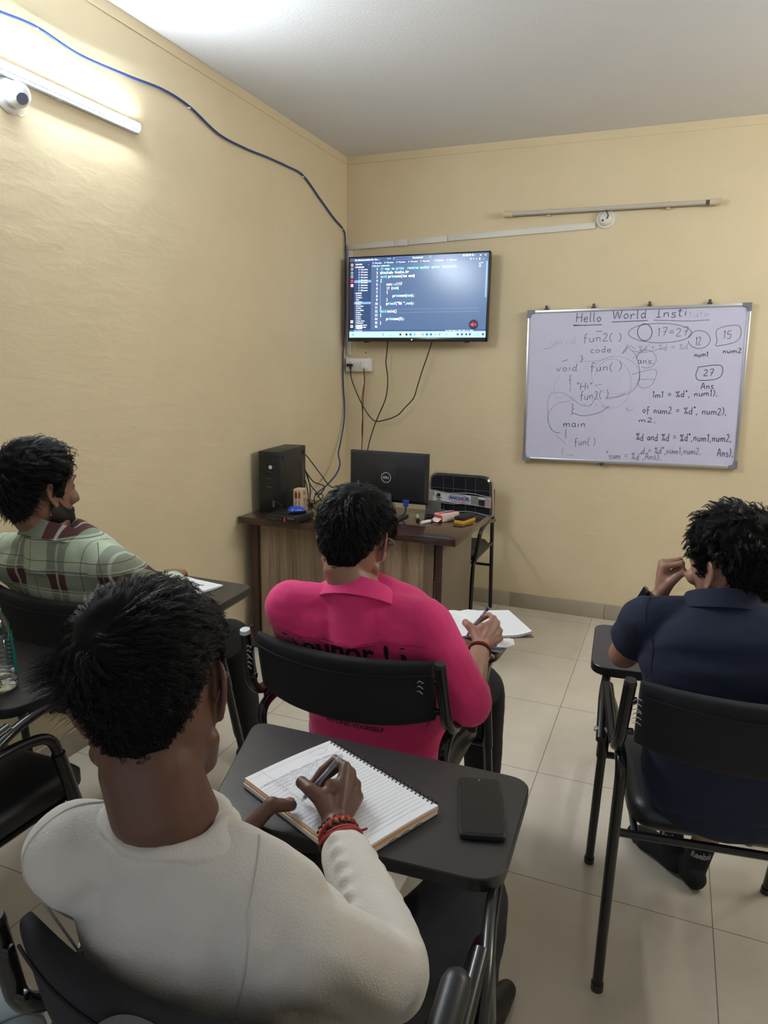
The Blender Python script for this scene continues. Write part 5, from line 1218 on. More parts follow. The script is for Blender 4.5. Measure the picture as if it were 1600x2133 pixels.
# ================================================================== person in the cream sweatshirt, nearest the camera
d_ = math.radians
WRW = np.array((1.667,-3.584,.800))
whand = {'f': {'i': [(1.645,-3.502,.858),(1.618,-3.487,.858),(1.602,-3.506,.843),(1.594,-3.523,.829)], 'm': [(1.653,-3.497,.846),(1.622,-3.470,.838),(1.602,-3.490,.822),(1.598,-3.514,.808)],
 'r': [(1.663,-3.497,.826),(1.640,-3.470,.814),(1.616,-3.490,.803),(1.618,-3.513,.800)], 'p': [(1.670,-3.503,.808),(1.650,-3.483,.800),(1.630,-3.497,.798),(1.630,-3.515,.798)]},
 't': [(1.640,-3.563,.823),(1.606,-3.562,.842),(1.586,-3.550,.841),(1.588,-3.532,.826)]}
lhand = {'f': {'i': [(1.535,-3.577,.728),(1.572,-3.557,.722),(1.595,-3.551,.722),(1.612,-3.553,.725)], 'm': [(1.535,-3.590,.718),(1.575,-3.578,.708),(1.600,-3.575,.706),(1.618,-3.577,.71)],
 'r': [(1.530,-3.605,.708),(1.566,-3.600,.697),(1.590,-3.600,.695),(1.605,-3.602,.70)], 'p': [(1.522,-3.618,.70),(1.550,-3.618,.69),(1.567,-3.618,.689),(1.580,-3.62,.692)]},
 't': [(1.506,-3.628,.745),(1.524,-3.600,.780),(1.545,-3.580,.806),(1.573,-3.563,.803)], 'k': 1.30, 'fill': [((1.512,-3.612,.762),.021),((1.503,-3.632,.742),.026)]}
W = dict(yaw=d_(6), ws=.88, fd=.35, yr=.052, skin=SKIN('deep_brown_skin', (.115,.052,.034)),
 head=dict(c=(1.556,-3.868,1.138), yaw=d_(24), pitch=d_(26), roll=d_(7), k=1.0, thick=(.022,.006,.013), len=(.055,.014), n=11000, r=.00042, mess=.50, fade=40, whorl=(-.035,-.075,.060), swirl=.6, flick=.008, lumps=4.5, wave=17, grav=.2, jit=.14,
   hl=[40,38,32,18,-2,4,24,22,0,-26,-40,-46],
   tufts=[(-1.95,.42,.16,420,.050,(-.7,-.25,.10)), (-2.1,.15,.18,300,.032,(-.5,-.3,-.1)), (-1.2,1.0,.3,90,.03,(-.3,.3,.3))]),
 spine=[((1.650,-3.800,.55), axr(d_(4))), ((1.648,-3.850,.69), axr(d_(5))+(0,0,-.06)), ((1.634,-3.868,.86), axr(d_(7))+(0,0,-.18)), ((1.604,-3.902,.992), axr(d_(8))+(0,0,-.24))],
 armR=((1.768,-3.893,.884),(1.852,-3.785,.758),WRW), armL=((1.494,-3.942,.950),(1.375,-3.79,.75),(1.500,-3.652,.735)), handR=whand, handL=lhand,
 legR=((1.730,-3.700,.545),(1.835,-3.320,.545),(1.80,-3.18,.09)), legL=((1.560,-3.705,.545),(1.47,-3.32,.545),(1.45,-3.18,.09)), footR=((1.80,-3.22,0),(1.86,-2.98,0)), footL=((1.45,-3.22,0),(1.43,-2.98,0)), neck_r=.060)
WB = (1.605,-3.60,0)
t = thing('person', 'person in cream sweatshirt writing in a spiral notebook nearest the camera', 'person', WB)
person_body(W, t, WB)
cream = mat('cream_waffle_knit', (.59,.56,.515), .9, bump=.6, bscale=330, bdist=.0018, sheen=.2)
el_ = np.array(W['armR'][1]); wr_ = WRW; sh_ = np.array(W['armR'][0])
folds = []
for i, q in enumerate((.16,.26,.36,.46,.56,.66,.76)):
    c_ = el_+(wr_-el_)*q; folds.append((c_+np.array((-.05,-.03,.05)), c_+np.array((.03,.05,.0)), .009, .010*(1-.4*q)))
folds += [((1.72,-3.97,1.0),(1.72,-4.0,.74), .018, -.010), ((1.75,-3.97,.96),(1.79,-3.93,.74), .018, .007), ((1.80,-3.93,.90),(1.86,-3.86,.76), .018, -.008), ((1.54,-4.0,.98),(1.70,-4.0,.90), .022, -.004), ((1.50,-4.0,.90),(1.72,-4.0,.80), .024, .004), ((1.47,-3.98,.95),(1.49,-4.0,.80), .02, -.006)]
W['extra'] = [((1.648,-3.872,.735),(.190,.125,.13)),((1.648,-3.86,.82),(.188,.115,.10))]
sw, bvW, _ = shirt(W, t, WB, cream, (.80,.061,.054,.039), 'sweatshirt', infl=.010, voxel=.0048, folds=folds, A=.0045)
R_ = head_frame(dict(yaw=d_(10), pitch=d_(20), roll=-d_(9))); C7 = np.array(W['spine'][-1][0])
mb = MB(); rows = []; NA_ = 48
for r_, off in ((.057,.001),(.060,.006),(.066,.0065),(.074,.0045),(.082,.0035),(.087,.0025),(.0895,-.001)):
    row = []
    for a in np.linspace(0, 2*PI, NA_, endpoint=False):
        q = bvW.find_nearest(Vector(C7+R_@np.array((r_*math.sin(a), r_*math.cos(a), .010-.35*(r_-.06)*1.6))))
        row.append(np.array(q[0])+nrm(np.array(q[1])+np.array((0,0,.4)))*off)
    for _ in range(3): row = [(row[i-1]+2*row[i]+row[(i+1) % NA_])/4 for i in range(NA_)]
    rows.append(np.array(row))
mb.loft(rows, cap=False).build('neckband', cream, sw, WB, angle=60)
seam_c = mat('cream_seam', (.50,.47,.43), .9)
stuck_line(bvW, [(1.735,-3.88,1.05),(1.755,-3.98,1.0),(1.755,-4.02,.92),(1.735,-4.02,.82),(1.71,-4.02,.72)], .0016, 'seam', seam_c, sw, WB)
stuck_line(bvW, [(1.53,-3.87,1.06),(1.49,-3.95,1.05),(1.45,-4.02,.99),(1.44,-4.03,.91),(1.45,-4.03,.80)], .0016, 'seam', seam_c, sw, WB)
add_hair(W['head'], 'hair', hair_m, t, WB, 3); eyes(W['head'], t, WB); brows(W['head'], t, WB, hair_m)
spectacles(W['head'], t, WB, mat('thin_metal_frame', (.08,.04,.04), .3, metal=.6))
tn = MB(); tp = np.array((1.570,-3.5645,.812)); tn.sph(tp, (.0095,.0065,.0022), 12, 8, R=rotz(d_(35))@rotx(.35)); tn.build('thumbnail', mat('nail_pink', (.30,.16,.13), .3), t, WB)
trousers(W, t, WB, dark_cloth); shoes(W, t, WB, shoe_m)
# bracelets on the writing wrist
wd_ = nrm(wr_-el_); bc = wr_-wd_*.012
def bangle(q, r, th, m, tilt=(0,0), beads=0, name='bracelet', par=None, base=WB, ax=None, cc=None):
    ax = wd_ if ax is None else ax; cc = bc if cc is None else cc
    a1 = nrm(np.cross(ax, (0,0,1))+np.array((0,0,tilt[0]))); a1 = nrm(a1-ax*(a1@ax)); a2 = np.cross(ax, a1)
    P = [cc+ax*(q+tilt[1]*math.sin(a))+r*(a1*math.cos(a)+a2*math.sin(a)) for a in np.linspace(0, 2*PI, 36, endpoint=False)]
    mb = MB()
    if beads:
        for p in P[::2]: mb.sph(p, th*1.25, 8, 6)
    else: mb.tube(P, th, 7, closed=True)
    return mb.build(name, m, par, base)
red_th = mat('red_thread', (.35,.03,.03), .7); org_th = mat('orange_bead', (.62,.20,.06), .5); blk_th = mat('black_bead', (.03,.012,.012), .4)
for q, r, th, m, tl, bd_ in ((.010,.0290,.0032,blk_th,(0,.004),1),(.003,.0295,.0034,org_th,(0,.004),1),(-.005,.0305,.0036,red_th,(0,-.006),0),(-.012,.032,.0032,red_th,(0,.008),0),(-.019,.0335,.0028,blk_th,(0,-.008),1),(-.015,.034,.0028,red_th,(0,.012),0)):
    bangle(q, r, th, m, tl, bd_, par=t)
MB().tube(cr([bc+np.array((.030,.006,.008)), bc+np.array((.040,.012,.010)), bc+np.array((.046,.008,.016))], 4), .0022, 6).build('thread_end', red_th, t, WB)
# ================================================================== person in pink
hp_ = xf_hand(whand, WRW, (1.690,-2.752,.803), rotz(d_(-24)))
PK = dict(yaw=d_(-3), skin=SKIN('warm_brown_skin', (.30,.155,.105)),
 head=dict(c=(1.420,-2.975,1.122), yaw=d_(4), pitch=d_(22), roll=d_(-3), k=.97, thick=(.022,.006,.011), len=(.046,.018), n=8500, r=.00048, mess=.40, fade=26, whorl=(.01,-.07,.085), swirl=.3, flick=.007, lumps=6, wave=22,
   hl=[40,38,32,18,-2,2,20,18,-14,-36,-46,-49]),
 spine=[((1.440,-2.850,.55), axr(0)), ((1.440,-2.890,.69), axr(0)), ((1.447,-2.940,.86), axr(d_(4))), ((1.448,-3.010,1.005), axr(d_(6)))],
 armR=((1.605,-2.985,.935),(1.712,-2.945,.735),(1.690,-2.752,.803)), armL=((1.283,-3.040,.950),(1.250,-2.870,.765),(1.535,-2.748,.792)), handR=hp_,
 handL=gen_hand((1.535,-2.748,.800), (.96,.26,-.06), (0,.05,1), 1, .22),
 legR=((1.520,-2.820,.545),(1.62,-2.40,.545),(1.62,-2.33,.09)), legL=((1.360,-2.820,.545),(1.31,-2.40,.545),(1.31,-2.33,.09)), footR=((1.62,-2.37,0),(1.66,-2.13,0)), footL=((1.31,-2.37,0),(1.28,-2.13,0)))
PB = (1.44,-2.75,0)
t = thing('person', 'person in bright pink shirt writing at the middle desk', 'person', PB)
person_body(PK, t, PB)
pink = mat('pink_waffle_knit', (.72,.030,.185), .85, bump=.6, bscale=420, bdist=.0014, sheen=.15)
folds = [((1.60,-3.06,.92),(1.66,-3.03,.74), .018, -.008), ((1.52,-3.10,.93),(1.66,-3.06,.86), .02, .005), ((1.33,-3.10,.93),(1.36,-3.12,.80), .018, -.005), ((1.36,-3.12,.97),(1.55,-3.12,.955), .014, -.003), ((1.66,-3.03,.86),(1.74,-3.0,.74), .018, .006), ((1.30,-3.10,.90),(1.60,-3.10,.89), .010, .006), ((1.24,-3.05,.90),(1.25,-3.0,.80), .015, .004)]
ps, bvP, _ = shirt(PK, t, PB, pink, (.14,.070,.062,.055), 'shirt', infl=.014, voxel=.005, folds=folds, A=.004)
Rc = rotz(d_(6))@rotx(-d_(24)); collar_band(np.array((1.447,-3.000,.998)), Rc, .066, .030, .026, pink, 'collar', ps, PB, drop=.014)
stuck_line(bvP, [(1.27,-3.10,.905),(1.36,-3.14,.893),(1.45,-3.15,.888),(1.54,-3.14,.892),(1.64,-3.08,.90)], .0016, 'seam', mat('pink_seam', (.45,.015,.10), .9), ps, PB)
def print_on(bvh, txt, size, x, z, m, name, parent, base, y0=-3.6, bold=.02, sag=0, offs=.0008, tilt=0):
    mb = MB(); V, F = text_geo(txt, size, 'CENTER', bold)
    P = []
    for v in V:
        zz = z+v[1]+sag*(v[0]/.15)**2+tilt*v[0]
        h_ = bvh.ray_cast(Vector((x+v[0], y0, zz)), Vector((0,1,0)))
        P.append((x+v[0], (h_[0].y if h_[0] is not None else -3.0)-offs, zz))
    return mb.add(P, F).build(name, m, parent, base)
prt = mat('black_shirt_print', (.02,.008,.014), .7)
print_on(bvP, 'Yhunor ! l', .075, 1.435, .846, prt, 'shirt_lettering', ps, PB, bold=.025)
print_on(bvP, 'PASSIONATE  ABOUT  PURSUING  IMPOSSIBLE', .0170, 1.450, .664, prt, 'shirt_lettering', ps, PB, sag=.006, bold=.02)
print_on(bvP, 'BEYOND YOURSELF', .0180, 1.435, .642, prt, 'shirt_lettering', ps, PB, bold=.02)
add_hair(PK['head'], 'hair', hair_m, t, PB, 5); eyes(PK['head'], t, PB); brows(PK['head'], t, PB, hair_m)
spectacles(PK['head'], t, PB, mat('thin_metal_frame', (.08,.04,.04), .3, metal=.6))
trousers(PK, t, PB, black_cloth); shoes(PK, t, PB, shoe_m)
wdp = nrm(np.array(PK['armR'][2])-np.array(PK['armR'][1])); bcp = np.array(PK['armR'][2])-wdp*.004
bangle(0, .0285, .0022, red_th, (0,.003), 0, par=t, base=PB, ax=wdp, cc=bcp); bangle(-.006, .0285, .0020, blk_th, (0,.004), 0, par=t, base=PB, ax=wdp, cc=bcp)
wdl = nrm(np.array(PK['armL'][2])-np.array(PK['armL'][1])); bangle(0, .029, .0030, mat('steel_bangle', (.5,.5,.52), .3, metal=1), (0,0), 0, par=t, base=PB, ax=wdl, cc=np.array(PK['armL'][2])-wdl*.01)
# ================================================================== person in the plaid shirt
PL = dict(yaw=0, skin=SKIN('medium_brown_skin', (.21,.105,.066)),
 head=dict(c=(.447,-3.015,1.172), yaw=d_(-14), pitch=d_(2), roll=d_(2), thick=(.034,.011,.022), len=(.065,.030), n=7000, r=.0005, mess=.5, fade=22, whorl=(.0,-.085,.065), swirl=.4, flick=.012, lumps=6, wave=14,
   hl=[42,40,34,22,-16,-14,14,12,-20,-38,-46,-49]),
 spine=[((.500,-2.840,.55), axr(0)), ((.500,-2.875,.69), axr(0)), ((.490,-2.935,.87), axr(0)), ((.472,-3.005,1.055), axr(0))],
 armR=((.650,-2.985,.965),(.715,-2.790,.800),(.560,-2.590,.805)), armL=((.292,-3.015,.965),(.225,-2.84,.775),(.36,-2.64,.805)),
 handR=gen_hand((.560,-2.590,.808), (-.5,.85,-.05), (0,.1,1), -1, .45), handL=gen_hand((.36,-2.64,.808), (.6,.8,-.05), (0,.1,1), 1, .3),
 legR=((.58,-2.81,.545),(.66,-2.38,.545),(.66,-2.30,.09)), legL=((.42,-2.81,.545),(.37,-2.38,.545),(.36,-2.30,.09)), footR=((.66,-2.34,0),(.70,-2.10,0)), footL=((.36,-2.34,0),(.34,-2.10,0)), neck_r=.059)
QB = (.50,-2.75,0)
t = thing('person', 'bearded person in green plaid shirt seated by the left wall', 'person', QB)
person_body(PL, t, QB)
plaid = bpy.data.materials.new('green_plaid_cotton'); plaid.use_nodes = True
def _plaid():
    nt = plaid.node_tree; b = nt.nodes['Principled BSDF']; L = nt.links.new; b.inputs['Roughness'].default_value = .85; b.inputs['Specular IOR Level'].default_value = .25
    tc = nt.nodes.new('ShaderNodeTexCoord'); sx = nt.nodes.new('ShaderNodeSeparateXYZ'); L(tc.outputs['Object'], sx.inputs[0])
    def M(op, a, b_=None):
        n = nt.nodes.new('ShaderNodeMath'); n.operation = op
        for i, v in enumerate((a, b_)):
            if v is None: continue
            if isinstance(v, (int, float)): n.inputs[i].default_value = v
            else: L(v, n.inputs[i])
        return n.outputs[0]
    def fr(ax, per, off): return M('FRACT', M('DIVIDE', M('ADD', sx.outputs[ax], off), per))
    def band(f, a, b_): return M('MULTIPLY', M('GREATER_THAN', f, a), M('LESS_THAN', f, b_))
    fx, fz = fr('X', .152, 10*.152+.002), fr('Z', .150, .045)
    V = band(fx, .12, .48); Hb = band(fz, .30, .62)
    def mix(base, col, fac):
        n = nt.nodes.new('ShaderNodeMix'); n.data_type = 'RGBA'; 
        if isinstance(base, tuple): n.inputs[6].default_value = (*base, 1)
        else: L(base, n.inputs[6])
        n.inputs[7].default_value = (*col, 1); L(fac, n.inputs[0]); return n.outputs[2]
    c = mix((.40,.47,.35), (.20,.22,.17), M('MULTIPLY', V, .8)); c = mix(c, (.16,.175,.13), M('MULTIPLY', Hb, .7)); c = mix(c, (.085,.035,.035), M('MULTIPLY', V, Hb))
    for f, a in ((fx,.29),(fx,.31+.0),(fz,.22),(fz,.68)): c = mix(c, (.48,.52,.45), M('MULTIPLY', band(f, a, a+.022), .7))
    for f, a in ((fx,.78),(fz,.86),(fz,.25),(fz,.65)): c = mix(c, (.05,.055,.05), M('MULTIPLY', band(f, a, a+.014), .8))
    n = nt.nodes.new('ShaderNodeTexNoise'); n.inputs['Scale'].default_value = 600; L(tc.outputs['Object'], n.inputs['Vector']); bp = nt.nodes.new('ShaderNodeBump'); bp.inputs['Strength'].default_value = .25; bp.inputs['Distance'].default_value = .0008; L(n.outputs['Fac'], bp.inputs['Height']); L(bp.outputs['Normal'], b.inputs['Normal'])
    L(c, b.inputs['Base Color'])
_plaid()
folds = [((.62,-3.06,.95),(.66,-3.02,.80), .016, -.007), ((.36,-3.08,.86),(.60,-3.08,.84), .014, .006), ((.40,-3.08,.92),(.62,-3.06,.89), .02, -.004), ((.42,-3.08,1.0),(.44,-3.09,.85), .016, -.004), ((.68,-2.95,.92),(.72,-2.86,.84), .014, .006)]
pls, bvQ, _ = shirt(PL, t, QB, plaid, (.80,.068,.058,.046), 'shirt', infl=.014, voxel=.006, folds=folds, A=.005)
collar_band(np.array((.474,-2.998,1.050)), rotz(d_(-4))@rotx(-d_(12)), .068, .036, .026, plaid, 'collar', pls, QB, drop=.012)
stuck_line(bvQ, [(.635,-3.00,1.04),(.675,-3.04,.99),(.69,-3.05,.93),(.67,-3.03,.85)], .0016, 'seam', mat('plaid_seam', (.12,.14,.11), .9), pls, QB)
stuck_line(bvQ, [(.30,-3.10,.965),(.40,-3.13,.96),(.50,-3.13,.96),(.64,-3.09,.955)], .0012, 'seam', mat('plaid_seam', (.12,.14,.11), .9), pls, QB)
add_hair(PL['head'], 'hair', hair_m, t, QB, 8); eyes(PL['head'], t, QB); brows(PL['head'], t, QB, hair_m)
def add_beard(h, m, parent, base, n=2600, ln=.012):
    g = np.random.default_rng(4); R = head_frame(h); c = np.asarray(h['c']); zt = HT[::-1]
    az = g.uniform(-1.72, 1.72, n*3); z = g.uniform(-.118, .005, n*3)
    lo = np.interp(np.abs(az), [0,.35,.8,1.2,1.72], [-.052,-.050,-.055,-.045,.0]); hi_ok = z < lo; az, z = az[hi_ok][:n], z[hi_ok][:n]
    w, f = np.interp(z, zt[:,0], zt[:,1]), np.interp(z, zt[:,0], zt[:,3]); bk = np.interp(z, NT[::-1,0], -NT[::-1,2])
    ca, sa = np.cos(az), np.sin(az); x = w*np.sign(sa)*np.abs(sa)**.89; y = np.where(ca > 0, f, bk)*np.sign(ca)*np.abs(ca)**.89
    p = np.stack([x, y, z], 1); nn = np.stack([sa, ca, np.full_like(sa, -.35)], 1); nn /= np.linalg.norm(nn, axis=1)[:,None]
    K = 4; P = np.zeros((len(p), K, 3)); P[:,0] = p-nn*.002; d = nn*.7+np.array((0,.25,-.7))+g.normal(0, .3, p.shape); d /= np.linalg.norm(d, axis=1)[:,None]
    for s_ in range(1, K): P[:,s_] = P[:,s_-1]+d*(ln*g.uniform(.6, 1.2, len(p))/(K-1))[:,None]; d = d+np.array((0,0,-.3)); d /= np.linalg.norm(d, axis=1)[:,None]
    V, F = strands_mesh(c+P@R.T, np.full(len(p), .0006), .0002)
    mb = MB(); mb.V = [tuple(v) for v in V]; mb.F = [tuple(f_) for f_ in F]; mb.M = [0]*len(F)
    # close-cropped mass under the strands
    rows = []
    for a in np.linspace(-1.66, 1.66, 40):
        top_ = float(np.interp(abs(a), [0,.35,.8,1.2,1.72], [-.056,-.054,-.060,-.050,-.005])); row = []
        for q in np.linspace(0, 1, 10):
            zz = top_+(-.121-top_)*q; pt = ring_pt(zz, a); nv = nrm((math.sin(a), math.cos(a), -.6*q)); row.append((pt+nv*(.0012+.0095*min(1, q*2.2)))*np.array((1-.25*max(0, q-.75)*2, 1-.25*max(0, q-.75)*2, 1)))
        rows.append(row)
    na, nq = len(rows), 10; Vs = [c+R@p_ for r_ in rows for p_ in r_]+[c+R@(p_*.93) for r_ in rows for p_ in r_]; Fs = []
    for i in range(na-1):
        for j in range(nq-1):
            a = i*nq+j; Fs += [(a, a+1, a+nq+1, a+nq), (na*nq+a+nq, na*nq+a+nq+1, na*nq+a+1, na*nq+a)]
    for i in range(na-1):
        for j in (0, nq-1): a = i*nq+j; b_ = a+na*nq; Fs.append((a, a+nq, b_+nq, b_))
    for j in range(nq-1):
        for i in (0, na-1): a = i*nq+j; b_ = a+na*nq; Fs.append((a, a+1, b_+1, b_))
    mb.add(Vs, Fs); return mb.build('beard', m, parent, base, angle=80)
add_beard(PL['head'], hair_m, t, QB)
trousers(PL, t, QB, black_cloth); shoes(PL, t, QB, shoe_m)
# ================================================================== person in navy at the right
nh = {'f': {'i': [(2.135,-2.692,1.086),(2.171,-2.698,1.099),(2.180,-2.692,1.076),(2.162,-2.687,1.066)], 'm': [(2.129,-2.674,1.090),(2.166,-2.674,1.101),(2.176,-2.672,1.076),(2.158,-2.671,1.066)],
 'r': [(2.127,-2.656,1.085),(2.161,-2.652,1.094),(2.170,-2.652,1.070),(2.153,-2.654,1.062)], 'p': [(2.128,-2.640,1.074),(2.156,-2.634,1.080),(2.163,-2.636,1.060),(2.149,-2.640,1.053)]},
 't': [(2.137,-2.693,1.025),(2.150,-2.704,1.050),(2.162,-2.706,1.066),(2.176,-2.702,1.078)], 'fill': [((2.150,-2.684,1.058),.017),((2.160,-2.680,1.070),.013),((2.145,-2.670,1.05),.018)]}
NV = dict(yaw=d_(8), yr=.064, skin=SKIN('light_brown_skin', (.33,.18,.125)),
 head=dict(c=(2.268,-2.722,1.094), yaw=d_(46), pitch=d_(8), roll=d_(6), thick=(.032,.010,.011), len=(.036,.014), n=9000, r=.00060, clump=12, lock=.0042, mess=1.0, fade=50, whorl=(.0,-.07,.085), swirl=.4, flick=.014, lumps=9, wave=30, jit=.12, grav=.15,
   hl=[42,40,34,22,-10,-8,14,12,-18,-36,-46,-49]),
 spine=[((2.300,-2.745,.55), axr(d_(8))), ((2.297,-2.785,.69), axr(d_(8))), ((2.280,-2.795,.87), axr(d_(6))), ((2.258,-2.765,1.020), axr(d_(4)))],
 armL=((2.098,-2.795,.952),(2.040,-2.682,.806),(2.120,-2.681,.982)), armR=((2.432,-2.77,.945),(2.50,-2.60,.81),(2.36,-2.45,.808)), handL=xf_hand(nh, (0,0,0), (-.008,-.004,-.018), np.eye(3)), handR=gen_hand((2.36,-2.45,.808), (-.9,.4,-.05), (0,.1,1), -1, .3),
 legL=((2.215,-2.71,.545),(2.16,-2.34,.535),(2.222,-2.30,.13)), legR=((2.385,-2.70,.545),(2.42,-2.30,.535),(2.312,-2.345,.12)), footL=((2.25,-2.345,.0),(2.10,-2.20,.0)), footR=((2.300,-2.40,.0),(2.21,-2.19,.0)), neck_r=.060)
NBs = (2.285,-2.65,0)
t = thing('person', 'person in navy polo shirt resting cheek on fist at right', 'person', NBs)
person_body(NV, t, NBs)
navy = mat('navy_pique_cotton', (.006,.012,.036), .85, bump=.4, bscale=600, bdist=.001)
folds = [((2.12,-2.90,.97),(2.40,-2.90,.985), .016, .006), ((2.10,-2.90,.93),(2.36,-2.92,.92), .02, -.005), ((2.14,-2.90,.86),(2.30,-2.93,.84), .016, .006), ((2.15,-2.89,.80),(2.34,-2.93,.78), .016, .006), ((2.10,-2.86,.90),(2.08,-2.74,.87), .014, -.006), ((2.16,-2.89,.74),(2.36,-2.93,.72), .014, -.005), ((2.09,-2.84,.94),(2.05,-2.74,.90), .012, .005)]
ns, bvN, _ = shirt(NV, t, NBs, navy, (-.56,.066,.062,.062), 'polo_shirt', infl=.012, voxel=.005, folds=folds, A=.0045)
collar_band(np.array((2.257,-2.757,1.016)), rotz(d_(10))@rotx(-d_(14)), .068, .032, .022, navy, 'collar', ns, NBs, drop=.008)
stuck_line(bvN, [(2.10,-2.80,1.03),(2.09,-2.87,1.0),(2.10,-2.89,.94),(2.12,-2.88,.87)], .0014, 'seam', mat('navy_seam', (.006,.010,.028), .9), ns, NBs)
add_hair(NV['head'], 'hair', hair_m, t, NBs, 9); eyes(NV['head'], t, NBs); brows(NV['head'], t, NBs, hair_m)
jeans_pale = mat('pale_blue_denim', (.36,.46,.54), .85, var=.12, vscale=40, bump=.2, bscale=500, bdist=.001)
trousers(NV, t, NBs, jeans_pale, short=.22)
socks = mat('black_sock', (.007,.007,.008), .9, bump=.3, bscale=600, bdist=.001)
for s_ in 'LR':
    mb = MB(); ft = NV['foot'+s_]; shoe_foot(mb, ft[0], ft[1], np.array(NV['leg'+s_][2])+(0,0,.0), 1.02); so, bvS, _ = remesh(mb, 'sock', socks, t, NBs, .004, 3)
    an = np.array(NV['leg'+s_][2]); V, F = text_geo('Reebok', .026, 'CENTER', .03); P = []
    for v in V:
        h_ = bvS.find_nearest(Vector((an[0]+v[0]*.92, an[1]-.042-v[0]*.1, an[2]-.022+v[1])))
        P.append(np.array(h_[0])+np.array(h_[1])*.0008)
    MB().add(P, F).build('sock_lettering', mat('sock_print', (.30,.30,.31), .7), so, NBs)
wdn = nrm(np.array(NV['armL'][2])-np.array(NV['armL'][1])); wc = np.array(NV['armL'][2])-wdn*.012; od = nrm(np.array((-.96,-.22,.1))); od = nrm(od-wdn*(od@wdn)); sd = np.cross(wdn, od)
wt = bpy.data.objects.new('wristwatch', None); bpy.data.objects.remove(wt)
a_ = np.linspace(0, 2*PI, 40, endpoint=False); rows = [np.array([wc+wdn*q+(od*math.cos(x)+sd*math.sin(x))*(r_) for x in a_]) for q, r_ in ((-.010,.0285),(.010,.0285),(.010,.0315),(-.010,.0315))]
wo = MB().loft(rows, cap=False, closed=True).build('wristwatch', mat('watch_strap', (.010,.010,.011), .5), t, NBs)
MB().box(wc+od*.036, (.040,.036,.011), R=np.stack([wdn, sd, od], 1), bev=.004, seg=3).build('watch_case', mat('watch_case_black', (.012,.014,.018), .15), wo, NBs)
MB().box(wc+od*.0418, (.034,.030,.001), R=np.stack([wdn, sd, od], 1)).build('watch_glass', mat('watch_glass', (.01,.012,.018), .04), wo, NBs)
# ------------------------------------------------------------------ things on the tablets
paper = mat('white_paper', (.74,.75,.78), .6)
paper_edge = mat('paper_edge', (.66,.65,.64), .7, bump=.4, bscale=900, bdist=.001)
rule_m = mat('ruled_line', (.36,.37,.46), .6); ink_m = mat('blue_ink', (.10,.11,.30), .5); margin_m = mat('pink_margin', (.62,.40,.46), .6)
TZ = .77
def scribble(mb, fn, u0, u1, v, h, mi, seed, wobble=1.0):
    """unreadable cursive line of words"""
    g = np.random.default_rng(seed); u = u0
    while u < u1:
        L = min(g.uniform(.012, .034), u1-u); n = max(4, int(L/.0022)); P = []
        for i in range(n): P.append((u+L*i/n, v+h*(.5*math.sin(i*1.9+g.uniform(-.5,.5))*.5+.35+(.5 if g.random() < .12 else 0))*wobble))
        if len(P) > 2: mb.ribbon([fn(a, b) for a, b in cr([np.array(p) for p in P], 2)], .0006, (0,0,1), mi)
        u += L+g.uniform(.004, .010)
# --- spiral notebook of the person nearest the camera
A0 = np.array((1.525,-3.321,TZ)); un = nrm((.912,-.410,0)); vn = np.array((-.410,-.912,0)); NL, NW = .296, .205
nb = thing('spiral_notebook', 'open spiral notebook with ruled page on the nearest tablet', 'notebook', tuple(A0))
Rn = np.stack([un, -vn, [0,0,1]], 1)
pos = lambda u, v, z: A0+un*u+vn*v+np.array((0,0,z))
MB().box(pos(NL/2, NW/2, .0055), (NL, NW, .009), R=Rn, bev=.001).build('lower_pages', [paper_edge], nb, A0)
MB().box(pos(NL/2+.001, NW/2-.001, .0115), (NL, NW-.002, .003), R=Rn).build('orange_divider', mat('orange_card', (.80,.36,.12), .6), nb, A0)
pg = MB(); nx, ny = 2, 24; top = lambda u, v: pos(u, v, .0175+.004*math.sin(min(1, v/NW)*PI)*.6)
rows = [[top(u*NL, v/ny*(NW-.004)) for v in range(ny+1)] for u in (0, 1)]
V = [p for r_ in rows for p in r_]+[p-np.array((0,0,.0045)) for r_ in rows for p in r_]; m = ny+1
F = [(j, j+1, m+j+1, m+j) for j in range(ny)]+[(2*m+j, 3*m+j, 3*m+j+1, 2*m+j+1) for j in range(ny)]+[(j, 2*m+j, 2*m+j+1, j+1) for j in range(ny)]+[(m+j, m+j+1, 3*m+j+1, 3*m+j) for j in range(ny)]+[(0, m, 3*m, 2*m), (ny, 2*m+ny, 3*m+ny, m+ny)]
pg.add(V, F, 0)
for k in range(26):
    u = .048+k*.0092
    if u < NL-.006: pg.ribbon([top(u, v)+np.array((0,0,.0004)) for v in np.linspace(.012, NW-.006, 12)], .0006, (0,0,1), 1)
pg.ribbon([top(u, NW-.038)+np.array((0,0,.0005)) for u in (0, NL)], .0007, (0,0,1), 3); 
for u in (.012, .045): pg.ribbon([top(u, v)+np.array((0,0,.0005)) for v in np.linspace(.012, NW-.006, 10)], .0006, (0,0,1), 3 if u < .02 else 1)
for k in range(5):
    u = .048+k*.0092; fnn = lambda a, b, u=u: top(u-b, NW-a)+np.array((0,0,.0007)); scribble(pg, fnn, .030 if k else .016, .170-.02*(k % 3), .001, .006, 2, 40+k)
E_ = [top(.022+.010*math.sin(a), .045+.018*math.cos(a))+np.array((0,0,.0007)) for a in np.linspace(0, 6, 20)]; pg.ribbon(E_, .0006, (0,0,1), 3)
pg.build('ruled_page', [paper, rule_m, ink_m, margin_m], nb, A0)
